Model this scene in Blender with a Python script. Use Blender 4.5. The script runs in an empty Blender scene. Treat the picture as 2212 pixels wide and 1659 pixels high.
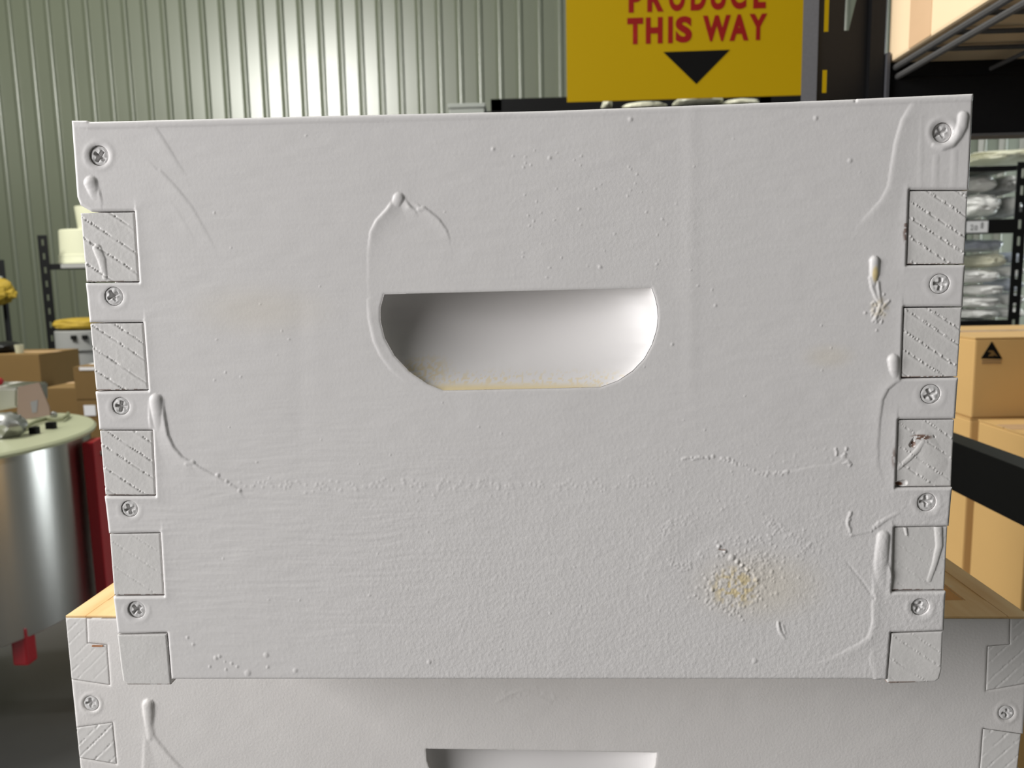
import bpy, bmesh, math, random
import numpy as np
from mathutils import Vector, Matrix, noise as mnoise

S = bpy.context.scene
COL = S.collection
random.seed(7)
RNG = np.random.default_rng(11)

# ------------------------------------------------------------------ camera
F = 1661.0                       # focal length in pixels of a 2212 x 1659 frame
Z0 = 1.080                       # height of the upper hive box's underside above the floor
PIT, ROL, YAW = -0.13031431, 0.02071132, 0.0401704
CAM = np.array([0.01038375, -0.31352203, 0.1712036 + Z0])


def rot(rx, ry, rz):
    cx, sx, cy, sy, cz, sz = math.cos(rx), math.sin(rx), math.cos(ry), math.sin(ry), math.cos(rz), math.sin(rz)
    X = np.array([[1, 0, 0], [0, cx, -sx], [0, sx, cx]])
    Y = np.array([[cy, 0, sy], [0, 1, 0], [-sy, 0, cy]])
    Z = np.array([[cz, -sz, 0], [sz, cz, 0], [0, 0, 1]])
    return Z @ X @ Y


RM = rot(PIT, ROL, YAW)          # columns: right, forward, up
cd = bpy.data.cameras.new('camera')
cd.sensor_width = 36.0
cd.lens = F / 2212 * 36
cd.clip_start = 0.02
cd.clip_end = 60
cd.dof.use_dof = True
cd.dof.focus_distance = 0.325
cd.dof.aperture_fstop = 20.0
cam = bpy.data.objects.new('camera', cd)
COL.objects.link(cam)
r_, f_, u_ = RM[:, 0], RM[:, 1], RM[:, 2]
cam.matrix_world = Matrix(((r_[0], u_[0], -f_[0], CAM[0]), (r_[1], u_[1], -f_[1], CAM[1]),
                           (r_[2], u_[2], -f_[2], CAM[2]), (0, 0, 0, 1)))
S.camera = cam

# ------------------------------------------------------------------ light
S.view_settings.view_transform = 'Standard'
S.view_settings.look = 'None'
S.view_settings.exposure = -0.12
S.view_settings.gamma = 1.0
S.view_settings.use_curve_mapping = False
S.cycles.max_bounces = 8
S.cycles.diffuse_bounces = 4
S.cycles.sample_clamp_indirect = 6.0

w = bpy.data.worlds.new('world')
S.world = w
w.use_nodes = True
w.node_tree.nodes['Background'].inputs[0].default_value = (1.0, 0.94, 0.87, 1)
w.node_tree.nodes['Background'].inputs[1].default_value = 0.045


def area(name, loc, target, sx, sy, power, color):
    ld = bpy.data.lights.new(name, 'AREA')
    ld.shape = 'RECTANGLE'
    ld.size, ld.size_y = sx, sy
    ld.energy = power
    ld.color = color
    o = bpy.data.objects.new(name, ld)
    COL.objects.link(o)
    o.location = loc
    o.rotation_euler = (Vector(target) - Vector(loc)).to_track_quat('-Z', 'Y').to_euler()
    return o


area('daylight_doorway', (-3.0, -1.6, 1.93), (0, -1.6, 1.93), 2.0, 2.1, 187, (1.0, 0.985, 0.978))
area('added_wall_gloss_light', (-3.65, 2.0, 4.1), (-3.65, 7, 4.1), 1.8, 0.9, 380, (1.0, 1.0, 0.93))  # added light, no real fixture: makes the glossy bright patch on the cladding
area('added_bag_fill_light', (2.7, 2.3, 4.8), (2.9, 4.0, 1.6), 1.2, 0.3, 70, (1.0, 1.0, 0.96))  # added fill light that whitens the bags, no such lamp known
area('roof_skylight', (-3.2, 0.9, 4.9), (-0.2, 0.7, 1.0), 3.0, 1.6, 230, (1.0, 0.98, 0.94))
area('side_doorway', (6.5, 5.9, 1.6), (0, 5.0, 1.4), 2.2, 2.8, 320, (0.90, 0.97, 1.0))


# ------------------------------------------------------------------ pixel helpers (build-time arithmetic only)
def ray(px, py):
    return RM @ np.array([(px - 1106) / F, 1.0, -(py - 829.5) / F])


def aty(px, py, y):
    d = ray(px, py)
    return CAM + d * ((y - CAM[1]) / d[1])


def atz(px, py, z):
    d = ray(px, py)
    return CAM + d * ((z - CAM[2]) / d[2])


def atx(px, py, x):
    d = ray(px, py)
    return CAM + d * ((x - CAM[0]) / d[0])


class Frame:
    """a thing's own frame: an origin on the floor plan and a turn about the vertical"""

    def __init__(self, o, ang):
        self.o = np.array(o, float)
        self.ang = ang
        c, s = math.cos(ang), math.sin(ang)
        self.R = np.array([[c, -s, 0], [s, c, 0], [0, 0, 1]])

    def loc(self, px, py, y=0.0):
        d = self.R.T @ ray(px, py)
        c = self.R.T @ (CAM - self.o)
        t = (y - c[1]) / d[1]
        q = c + d * t
        return q[0], q[2]

    def poly(self, pts, y=0.0):
        return [self.loc(p[0], p[1], y) for p in pts]

    def px(self, x, z, y=0.0):
        P = np.stack([x, np.full_like(x, y), z], -1) @ self.R.T + self.o - CAM
        d = P @ RM
        return 1106 + F * d[..., 0] / d[..., 1], 829.5 - F * d[..., 2] / d[..., 1]


# ------------------------------------------------------------------ materials
def new_mat(name):
    m = bpy.data.materials.new(name)
    m.use_nodes = True
    return m, m.node_tree.nodes, m.node_tree.links, m.node_tree.nodes['Principled BSDF']


def simple(name, col, rough=0.5, metal=0.0, var=0.12, nscale=12.0, bump=0.0, bscale=200.0, spec=0.5, stretch=(1, 1, 1), bdist=0.001):
    m, N, L, B = new_mat(name)
    B.inputs['Roughness'].default_value = rough
    B.inputs['Metallic'].default_value = metal
    B.inputs['Specular IOR Level'].default_value = spec
    tc = N.new('ShaderNodeTexCoord')
    mp = N.new('ShaderNodeMapping')
    mp.inputs['Scale'].default_value = stretch
    L.new(tc.outputs['Object'], mp.inputs[0])
    nz = N.new('ShaderNodeTexNoise')
    nz.inputs['Scale'].default_value = nscale
    nz.inputs['Detail'].default_value = 5
    L.new(mp.outputs[0], nz.inputs['Vector'])
    mx = N.new('ShaderNodeMix')
    mx.data_type = 'RGBA'
    mx.inputs[6].default_value = (*[c * (1 - var) for c in col], 1)
    mx.inputs[7].default_value = (*[min(1, c * (1 + var)) for c in col], 1)
    L.new(nz.outputs['Fac'], mx.inputs[0])
    L.new(mx.outputs[2], B.inputs['Base Color'])
    if bump:
        n2 = N.new('ShaderNodeTexNoise')
        n2.inputs['Scale'].default_value = bscale
        n2.inputs['Detail'].default_value = 3
        L.new(mp.outputs[0], n2.inputs['Vector'])
        bp = N.new('ShaderNodeBump')
        bp.inputs['Strength'].default_value = bump
        bp.inputs['Distance'].default_value = bdist
        L.new(n2.outputs['Fac'], bp.inputs['Height'])
        L.new(bp.outputs[0], B.inputs['Normal'])
    return m


def paint_mat(name, col, brush=0.5, peel=0.5):
    """white brushed paint: stain / raw are per-vertex marks of ochre resin and of bare timber"""
    m, N, L, B = new_mat(name)
    B.inputs['Roughness'].default_value = 0.42
    B.inputs['Specular IOR Level'].default_value = 0.35
    tc = N.new('ShaderNodeTexCoord')
    nz = N.new('ShaderNodeTexNoise')
    nz.inputs['Scale'].default_value = 14
    nz.inputs['Detail'].default_value = 4
    L.new(tc.outputs['Object'], nz.inputs['Vector'])
    mx = N.new('ShaderNodeMix')
    mx.data_type = 'RGBA'
    mx.inputs[6].default_value = (*[c * 0.975 for c in col], 1)
    mx.inputs[7].default_value = (col[0] * 1.01, col[1] * 1.02, col[2] * 1.015, 1)
    L.new(nz.outputs['Fac'], mx.inputs[0])
    at = N.new('ShaderNodeAttribute')
    at.attribute_name = 'stain'
    m2 = N.new('ShaderNodeMix')
    m2.data_type = 'RGBA'
    m2.inputs[7].default_value = (0.80, 0.64, 0.30, 1)
    L.new(at.outputs['Fac'], m2.inputs[0])
    L.new(mx.outputs[2], m2.inputs[6])
    a2 = N.new('ShaderNodeAttribute')
    a2.attribute_name = 'raw'
    m3 = N.new('ShaderNodeMix')
    m3.data_type = 'RGBA'
    m3.inputs[7].default_value = (0.16, 0.07, 0.035, 1)
    L.new(a2.outputs['Fac'], m3.inputs[0])
    L.new(m2.outputs[2], m3.inputs[6])
    L.new(m3.outputs[2], B.inputs['Base Color'])
    # relief: brush streaks along the board, and orange peel where the per-vertex mask says so
    mp = N.new('ShaderNodeMapping')
    mp.inputs['Scale'].default_value = (45, 45, 620)
    L.new(tc.outputs['Object'], mp.inputs[0])
    n2 = N.new('ShaderNodeTexNoise')
    n2.inputs['Scale'].default_value = 1.0
    n2.inputs['Detail'].default_value = 3
    n2.inputs['Distortion'].default_value = 0.4
    L.new(mp.outputs[0], n2.inputs['Vector'])
    n3 = N.new('ShaderNodeTexNoise')
    n3.inputs['Scale'].default_value = 750
    n3.inputs['Detail'].default_value = 2
    L.new(tc.outputs['Object'], n3.inputs['Vector'])
    am = N.new('ShaderNodeAttribute')
    am.attribute_name = 'peel'
    mu = N.new('ShaderNodeMath')
    mu.operation = 'MULTIPLY'
    L.new(am.outputs['Fac'], mu.inputs[0])
    L.new(n3.outputs['Fac'], mu.inputs[1])
    ab = N.new('ShaderNodeAttribute')
    ab.attribute_name = 'brush'
    mb = N.new('ShaderNodeMath')
    mb.operation = 'MULTIPLY'
    L.new(ab.outputs['Fac'], mb.inputs[0])
    L.new(n2.outputs['Fac'], mb.inputs[1])
    b1 = N.new('ShaderNodeBump')
    b1.inputs['Strength'].default_value = brush
    b1.inputs['Distance'].default_value = 0.00035
    L.new(mb.outputs[0], b1.inputs['Height'])
    b2 = N.new('ShaderNodeBump')
    b2.inputs['Strength'].default_value = peel
    b2.inputs['Distance'].default_value = 0.0003
    L.new(mu.outputs[0], b2.inputs['Height'])
    L.new(b1.outputs[0], b2.inputs['Normal'])
    L.new(b2.outputs[0], B.inputs['Normal'])
    return m


def timber_mat(name):
    """bare pine with smears of white paint and a rusty edge"""
    m, N, L, B = new_mat(name)
    B.inputs['Roughness'].default_value = 0.6
    tc = N.new('ShaderNodeTexCoord')
    mp = N.new('ShaderNodeMapping')
    mp.inputs['Scale'].default_value = (60, 8, 60)
    L.new(tc.outputs['Object'], mp.inputs[0])
    nz = N.new('ShaderNodeTexNoise')
    nz.inputs['Scale'].default_value = 1.5
    nz.inputs['Detail'].default_value = 6
    L.new(mp.outputs[0], nz.inputs['Vector'])
    cr = N.new('ShaderNodeValToRGB')
    e = cr.color_ramp.elements
    e[0].position, e[0].color = 0.3, (0.72, 0.43, 0.17, 1)
    e[1].position, e[1].color = 0.7, (0.88, 0.64, 0.33, 1)
    L.new(nz.outputs['Fac'], cr.inputs[0])
    n2 = N.new('ShaderNodeTexNoise')
    n2.inputs['Scale'].default_value = 38
    n2.inputs['Detail'].default_value = 3
    L.new(tc.outputs['Object'], n2.inputs['Vector'])
    c2 = N.new('ShaderNodeValToRGB')
    c2.color_ramp.elements[0].position = 0.70
    c2.color_ramp.elements[1].position = 0.73
    L.new(n2.outputs['Fac'], c2.inputs[0])
    mx = N.new('ShaderNodeMix')
    mx.data_type = 'RGBA'
    L.new(c2.outputs[0], mx.inputs[0])
    L.new(cr.outputs[0], mx.inputs[6])
    mx.inputs[7].default_value = (0.74, 0.66, 0.50, 1)
    L.new(mx.outputs[2], B.inputs['Base Color'])
    return m


M_PAINT = paint_mat('white_brushed_paint', (0.80, 0.776, 0.770), 0.2, 0.42)
M_PAINT_END = paint_mat('white_paint_on_end_grain', (0.775, 0.757, 0.747), 0.1, 0.35)
M_SCREW = paint_mat('paint_on_screw', (0.72, 0.705, 0.70), 0.0, 0.15)
M_TIMBER = timber_mat('bare_pine')
M_RUST = simple('bare_timber_edge', (0.45, 0.20, 0.09), 0.8, var=0.5, nscale=400)
M_WALL = simple('green_grey_cladding', (0.115, 0.127, 0.09), 0.34, 0.0, 0.05, 2.0, spec=1.0)
M_FLOOR = simple('dark_concrete', (0.11, 0.11, 0.108), 0.35, 0, 0.25, 3.0, 0.15, 60)
M_CEIL = simple('roof_sheet', (0.45, 0.47, 0.42), 0.6)
M_BLACK = simple('black_powder_coat', (0.006, 0.006, 0.0065), 0.45, 0, 0.3, 300, 0.25, 1500, 0.25, bdist=0.0004)
M_WIRE = simple('dusty_black_wire', (0.07, 0.068, 0.066), 0.7, 0, 0.5, 700, 0.4, 900)
M_YELLOW = simple('yellow_sign_board', (0.54, 0.35, 0.0015), 0.5, 0, 0.04, 3, spec=0.25)
M_RED = simple('red_sign_lettering', (0.32, 0.006, 0.004), 0.5, 0, 0.05, 8)
M_INK = simple('black_print', (0.006, 0.006, 0.006), 0.6, 0, 0.1, 20, spec=0.15)
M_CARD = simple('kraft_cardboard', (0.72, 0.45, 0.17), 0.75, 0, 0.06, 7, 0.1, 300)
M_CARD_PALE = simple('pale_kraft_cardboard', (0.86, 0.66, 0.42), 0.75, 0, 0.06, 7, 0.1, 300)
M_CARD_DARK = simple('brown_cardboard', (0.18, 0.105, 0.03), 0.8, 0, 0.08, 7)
M_TAPE = simple('packing_tape', (0.70, 0.47, 0.28), 0.25, 0, 0.06, 20)
M_TAPE_W = simple('white_tape', (0.82, 0.80, 0.80), 0.4, 0, 0.03, 20)
M_CREASE = simple('cardboard_crease', (0.34, 0.21, 0.10), 0.8, 0, 0.1, 20)
M_STEEL = simple('brushed_stainless', (0.66, 0.65, 0.62), 0.29, 1.0, 0.05, 40, 0.03, 300, stretch=(1, 1, 0.02))
_n = M_STEEL.node_tree
_b = _n.nodes['Principled BSDF']
_b.inputs['Anisotropic'].default_value = 0.9
_b.inputs['Anisotropic Rotation'].default_value = 0.25
_t = _n.nodes.new('ShaderNodeTangent')
_t.direction_type = 'RADIAL'
_t.axis = 'Z'
_n.links.new(_t.outputs[0], _b.inputs['Tangent'])
M_STEEL_R = simple('dull_steel', (0.42, 0.42, 0.41), 0.4, 1.0, 0.2, 60)
M_LID = simple('cream_plastic_lid', (0.48, 0.50, 0.33), 0.35, 0, 0.06, 6)
M_REDP = simple('red_enamel', (0.36, 0.006, 0.014), 0.35, 0, 0.06, 10)
M_PAIL = simple('white_pail_plastic', (0.50, 0.50, 0.37), 0.35, 0, 0.03, 6)
M_BAG = simple('white_plastic_bag', (0.88, 0.88, 0.86), 0.28, 0, 0.06, 12, 0.5, 26, 0.6, bdist=0.02)
M_BAG_CREAM = simple('cream_plastic_bag', (0.78, 0.77, 0.60), 0.35, 0, 0.06, 12, 0.5, 20, 0.6, bdist=0.02)
M_BAG_GREY = simple('silver_plastic_bag', (0.42, 0.42, 0.41), 0.25, 0.2, 0.15, 10, 0.6, 22, 0.7, bdist=0.02)
M_BAG_BLUE = simple('blue_grey_plastic_sheet', (0.50, 0.54, 0.62), 0.35, 0, 0.1, 10, 0.4, 30, bdist=0.01)
M_PAPER = simple('white_card', (0.80, 0.80, 0.82), 0.6, 0, 0.02, 6)
M_GREYPRINT = simple('grey_print', (0.22, 0.22, 0.23), 0.6, 0, 0.05, 6)
M_YCLOTH = simple('yellow_cloth', (0.30, 0.20, 0.012), 0.75, 0, 0.15, 25, 0.4, 60, bdist=0.01)
M_STEEL_REFL = simple('steel_with_cardboard_reflection', (0.24, 0.165, 0.125), 0.4, 0, 0.05, 8)  # stainless side panel, cardboard reflection put into its colour
M_GREYBOX = simple('grey_painted_metal', (0.36, 0.38, 0.35), 0.5, 0, 0.04, 8)
M_APPL = simple('white_appliance_enamel', (0.27, 0.27, 0.265), 0.35, 0, 0.04, 8)
M_GASKET = simple('olive_rim_tube', (0.22, 0.23, 0.13), 0.4, 0, 0.1, 8)


# ------------------------------------------------------------------ object helpers
def tag(o, label=None, cat=None, group=None, kind=None):
    if label:
        o['label'] = label
    if cat:
        o['category'] = cat
    if group:
        o['group'] = group
    if kind:
        o['kind'] = kind
    return o


def thing(name, label, cat, loc=(0, 0, 0), rz=0.0, group=None):
    o = bpy.data.objects.new(name, None)
    o.empty_display_size = 0.05
    COL.objects.link(o)
    o.location = loc
    o.rotation_euler = (0, 0, rz)
    return tag(o, label, cat, group)


def link(name, me, m, parent=None, loc=(0, 0, 0), rot_=(0, 0, 0)):
    if m and not me.materials:
        me.materials.append(m)
    o = bpy.data.objects.new(name, me)
    COL.objects.link(o)
    o.location = loc
    o.rotation_euler = rot_
    if parent is not None:
        o.parent = parent
    return o


def from_bm(name, bm, m, parent=None, loc=(0, 0, 0), rot_=(0, 0, 0), smooth=False):
    bmesh.ops.recalc_face_normals(bm, faces=bm.faces)
    me = bpy.data.meshes.new(name)
    bm.to_mesh(me)
    bm.free()
    if smooth:
        me.polygons.foreach_set('use_smooth', [True] * len(me.polygons))
        me.set_sharp_from_angle(angle=math.radians(40))
    return link(name, me, m, parent, loc, rot_)


def box_bm(x0, x1, y0, y1, z0, z1, bev=0.0, seg=2):
    bm = bmesh.new()
    vs = [bm.verts.new(p) for p in ((x0, y0, z0), (x1, y0, z0), (x1, y1, z0), (x0, y1, z0),
                                    (x0, y0, z1), (x1, y0, z1), (x1, y1, z1), (x0, y1, z1))]
    for f in ((3, 2, 1, 0), (4, 5, 6, 7), (0, 1, 5, 4), (1, 2, 6, 5), (2, 3, 7, 6), (3, 0, 4, 7)):
        bm.faces.new([vs[i] for i in f])
    if bev:
        bmesh.ops.bevel(bm, geom=bm.edges[:], offset=bev, segments=seg, profile=0.6, affect='EDGES')
    return bm


def box(name, x0, x1, y0, y1, z0, z1, m, parent=None, bev=0.0, **k):
    return from_bm(name, box_bm(min(x0, x1), max(x0, x1), min(y0, y1), max(y0, y1), min(z0, z1), max(z0, z1), bev), m, parent, **k)


def prism(name, pts, y0, y1, m, parent=None, bev=0.0):
    """outline in x,z pulled from y0 to y1"""
    bm = bmesh.new()
    f = bm.faces.new([bm.verts.new((p[0], y0, p[1])) for p in pts])
    r = bmesh.ops.extrude_face_region(bm, geom=[f])
    bmesh.ops.translate(bm, verts=[v for v in r['geom'] if isinstance(v, bmesh.types.BMVert)], vec=(0, y1 - y0, 0))
    if bev:
        bmesh.ops.bevel(bm, geom=bm.edges[:], offset=bev, segments=2, affect='EDGES')
    return from_bm(name, bm, m, parent)


def lathe(name, prof, m, parent=None, n=48, loc=(0, 0, 0), rot_=(0, 0, 0)):
    bm = bmesh.new()
    rings = []
    for r, z in prof:
        if r < 1e-6:
            rings.append([bm.verts.new((0, 0, z))])
        else:
            rings.append([bm.verts.new((r * math.cos(2 * math.pi * k / n), r * math.sin(2 * math.pi * k / n), z)) for k in range(n)])
    for a, b in zip(rings, rings[1:]):
        for k in range(n):
            k2 = (k + 1) % n
            if len(a) == 1 and len(b) == 1:
                continue
            if len(a) == 1:
                bm.faces.new((a[0], b[k], b[k2]))
            elif len(b) == 1:
                bm.faces.new((a[k], b[0], a[k2]))
            else:
                bm.faces.new((a[k], b[k], b[k2], a[k2]))
    return from_bm(name, bm, m, parent, loc, rot_, smooth=True)


def tube(name, pts, r, m, parent=None, n=10):
    cu = bpy.data.curves.new(name, 'CURVE')
    cu.dimensions = '3D'
    sp = cu.splines.new('POLY')
    sp.points.add(len(pts) - 1)
    for p, q in zip(sp.points, pts):
        p.co = (*q, 1)
    cu.bevel_depth = r
    cu.bevel_resolution = max(1, n // 4)
    cu.use_fill_caps = True
    o = bpy.data.objects.new(name, cu)
    COL.objects.link(o)
    me = bpy.data.meshes.new_from_object(o.evaluated_get(bpy.context.evaluated_depsgraph_get()))
    bpy.data.objects.remove(o)
    bpy.data.curves.remove(cu)
    bm = bmesh.new()
    bm.from_mesh(me)
    bpy.data.meshes.remove(me)
    bmesh.ops.remove_doubles(bm, verts=bm.verts, dist=1e-6)
    return from_bm(name, bm, m, parent, smooth=True)


def blob(name, c, sx, sy, sz, m, parent=None, seed=0, lump=0.18, sub=4, power=2.6, sag=0.0):
    """a filled plastic bag: rounded pillow with folds"""
    bm = bmesh.new()
    bmesh.ops.create_icosphere(bm, subdivisions=sub, radius=1)
    for v in bm.verts:
        d = v.co.normalized()
        k = (abs(d.x) ** power + abs(d.y) ** power + abs(d.z) ** power) ** (-1 / power)
        n = mnoise.fractal(d * 1.7 + Vector((seed * 3.1, seed, 0)), 0.9, 2.1, 4)
        fold = abs(mnoise.noise(Vector((d.x * 1.2 + seed, d.y * 1.2, d.z * 4.5)))) * 0.22
        k *= 1 + lump * n - fold * lump * 3
        v.co = Vector((d.x * k * sx, d.y * k * sy, d.z * k * sz))
        v.co.z -= sag * (abs(d.x) ** 2) * sz
    for ax_, s_ in ((0, sx), (1, sy), (2, sz)):
        a, b = min(v.co[ax_] for v in bm.verts), max(v.co[ax_] for v in bm.verts)
        for v in bm.verts:
            v.co[ax_] = ((v.co[ax_] - a) / (b - a) * 2 - 1) * s_
    return from_bm(name, bm, m, parent, loc=c, smooth=True), -sz


# ------------------------------------------------------------------ relief panels (painted boards and end grain)
def vnoise(x, y, seed):
    xi, yi = np.floor(x).astype(np.int64), np.floor(y).astype(np.int64)
    fx, fy = x - xi, y - yi
    fx, fy = fx * fx * (3 - 2 * fx), fy * fy * (3 - 2 * fy)

    def h(a, b):
        n = (a * 374761393 + b * 668265263 + seed * 974634541) & 0xFFFFFFFF
        n = ((n ^ (n >> 13)) * 1274126177) & 0xFFFFFFFF
        return ((n ^ (n >> 16)) & 0xFFFF) / 65535.0
    return (h(xi, yi) * (1 - fx) + h(xi + 1, yi) * fx) * (1 - fy) + (h(xi, yi + 1) * (1 - fx) + h(xi + 1, yi + 1) * fx) * fy


def in_poly(x, z, poly):
    r = np.zeros(x.shape, bool)
    n = len(poly)
    for i in range(n):
        x1, z1 = poly[i]
        x2, z2 = poly[(i + 1) % n]
        if z1 == z2:
            continue
        c = ((z1 > z) != (z2 > z)) & (x < (x2 - x1) * (z - z1) / (z2 - z1) + x1)
        r ^= c
    return r


def relief_panel(name, outer, holes, hfun, res, skirt, m, parent, rounds, hole_skirts=None, marks=None, y=0.0, back=True):
    """a board face in local x,z (facing -y) with its outline cut exactly, relief hfun(x,z) in metres towards the
    viewer, worn edges and sides running back by `skirt`.  rounds: (width, drop) for the outer outline and each hole"""
    polys = [np.array(outer, float)] + [np.array(h, float) for h in holes]
    lo, hi = polys[0].min(0) - res * 1.01, polys[0].max(0) + res * 1.01
    nx, nz = int((hi[0] - lo[0]) / res) + 2, int((hi[1] - lo[1]) / res) + 2
    xs, zs = lo[0] + res * np.arange(nx), lo[1] + res * np.arange(nz)
    X, Z = np.meshgrid(xs, zs, indexing='ij')
    ins = in_poly(X, Z, polys[0])
    for h in polys[1:]:
        a = np.clip(((h.min(0) - lo) / res).astype(int) - 2, 0, None)
        b = ((h.max(0) - lo) / res).astype(int) + 3
        sl = (slice(a[0], b[0]), slice(a[1], b[1]))
        ins[sl] &= ~in_poly(X[sl], Z[sl], h)
    keep = ins[:-1, :-1] | ins[1:, :-1] | ins[:-1, 1:] | ins[1:, 1:]
    used = np.zeros_like(ins)
    used[:-1, :-1] |= keep
    used[1:, :-1] |= keep
    used[:-1, 1:] |= keep
    used[1:, 1:] |= keep
    # nearest boundary point of every outside vertex in use
    oi = np.argwhere(used & ~ins)
    P = np.stack([X[oi[:, 0], oi[:, 1]], Z[oi[:, 0], oi[:, 1]]], -1)
    bd = np.full(len(P), 1e9)
    bq = P.copy()
    which = np.zeros(len(P), int)
    for k, pl in enumerate(polys):
        for a, b in zip(pl, np.roll(pl, -1, 0)):
            ab = b - a
            t = np.clip(((P - a) @ ab) / max(ab @ ab, 1e-18), 0, 1)
            q = a + t[:, None] * ab
            d = np.hypot(*(P - q).T)
            s = d < bd
            bd[s], bq[s], which[s] = d[s], q[s], k
    for k, pl in enumerate(polys):          # true corners
        if len(pl) > 24:
            continue
        for c in pl:
            d = np.hypot(*(bq - c).T)
            i = int(d.argmin())
            if d[i] < res * 1.2:
                bq[i] = c
    X[oi[:, 0], oi[:, 1]], Z[oi[:, 0], oi[:, 1]] = bq[:, 0], bq[:, 1]
    H = hfun(X, Z)
    for k, pl in enumerate(polys):
        wd, dr = rounds[k]
        if not wd:
            continue
        D = np.full(X.shape, 1e9)
        for a, b in zip(pl, np.roll(pl, -1, 0)):
            i0 = np.clip(((np.minimum(a, b) - wd - lo) / res).astype(int) - 1, 0, None)
            i1 = ((np.maximum(a, b) + wd - lo) / res).astype(int) + 3
            sl = (slice(i0[0], i1[0]), slice(i0[1], i1[1]))
            ab = b - a
            px, pz = X[sl] - a[0], Z[sl] - a[1]
            t = np.clip((px * ab[0] + pz * ab[1]) / max(ab @ ab, 1e-18), 0, 1)
            D[sl] = np.minimum(D[sl], np.hypot(px - t * ab[0], pz - t * ab[1]))
        H -= dr * np.clip(1 - D / wd, 0, 1) ** 2
    idx = -np.ones(X.shape, np.int64)
    nv = int(used.sum())
    idx[used] = np.arange(nv)
    V = np.stack([X[used], y - H[used], Z[used]], -1)
    ki = np.argwhere(keep)
    i, j = ki[:, 0], ki[:, 1]
    Q = np.stack([idx[i, j], idx[i + 1, j], idx[i + 1, j + 1], idx[i, j + 1]], -1)
    smooth = np.ones(len(Q), bool)
    # boundary edges -> sides
    E = np.concatenate([np.stack([Q[:, k], Q[:, (k + 1) % 4]], -1) for k in range(4)])
    key = np.sort(E, 1)
    uk, inv, cnt = np.unique(key[:, 0] * nv + key[:, 1], return_inverse=True, return_counts=True)
    BE = E[cnt[inv] == 1]
    wv = np.zeros(nv, int)
    wv[idx[oi[:, 0], oi[:, 1]]] = which
    sk = np.array([skirt] + list(hole_skirts or [0] * len(holes)))
    ed = sk[wv[BE[:, 0]]]
    BE = BE[ed > 0]
    faces4 = [Q]
    if len(BE):
        bv = np.unique(BE)
        mp = -np.ones(nv, np.int64)
        mp[bv] = nv + np.arange(len(bv))
        VB = V[bv].copy()
        VB[:, 1] = y + sk[wv[bv]]
        V = np.concatenate([V, VB])
        SQ = np.stack([BE[:, 1], BE[:, 0], mp[BE[:, 0]], mp[BE[:, 1]]], -1)
        faces4.append(SQ)
        smooth = np.concatenate([smooth, np.zeros(len(SQ), bool)])
    FQ = np.concatenate(faces4)
    me = bpy.data.meshes.new(name)
    me.vertices.add(len(V))
    me.vertices.foreach_set('co', V.astype(np.float32).ravel())
    me.loops.add(len(FQ) * 4)
    me.loops.foreach_set('vertex_index', FQ.astype(np.int32).ravel())
    me.polygons.add(len(FQ))
    me.polygons.foreach_set('loop_start', (np.arange(len(FQ)) * 4).astype(np.int32))
    me.polygons.foreach_set('use_smooth', smooth)
    me.update(calc_edges=True)
    me.validate()
    for nm, fn in (marks or {}).items():
        at = me.attributes.new(nm, 'FLOAT', 'POINT')
        vals = fn(V[:, 0], V[:, 2]) if callable(fn) else np.full(len(V), float(fn))
        if len(me.vertices) == len(vals):
            at.data.foreach_set('value', np.clip(vals, 0, 1).astype(np.float32))
    return link(name, me, m, parent)


def ridge(PX, PY, H, pts, rs, hs, pw=0.5):
    """a run or drip of paint along a line of pixels: radii in pixels, heights in millimetres"""
    R = max(rs) + 1
    for k in range(len(pts) - 1):
        (x0, y0), (x1, y1) = pts[k], pts[k + 1]
        msk = (PX > min(x0, x1) - R) & (PX < max(x0, x1) + R) & (PY > min(y0, y1) - R) & (PY < max(y0, y1) + R)
        if not msk.any():
            continue
        ax, ay = PX[msk] - x0, PY[msk] - y0
        dx, dy = x1 - x0, y1 - y0
        t = np.clip((ax * dx + ay * dy) / (dx * dx + dy * dy + 1e-9), 0, 1)
        d = np.hypot(ax - t * dx, ay - t * dy)
        r = rs[k] + (rs[k + 1] - rs[k]) * t
        h = hs[k] + (hs[k + 1] - hs[k]) * t
        v = h * 1e-3 * np.clip(1 - (d / np.maximum(r, .1)) ** 2, 0, 1) ** pw
        s = np.sign(hs[k] + hs[k + 1])
        cur = H[msk]
        H[msk] = np.where(v > 0, np.maximum(cur, v), cur) if s >= 0 else np.where(v < 0, np.minimum(cur, v), cur)


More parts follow.
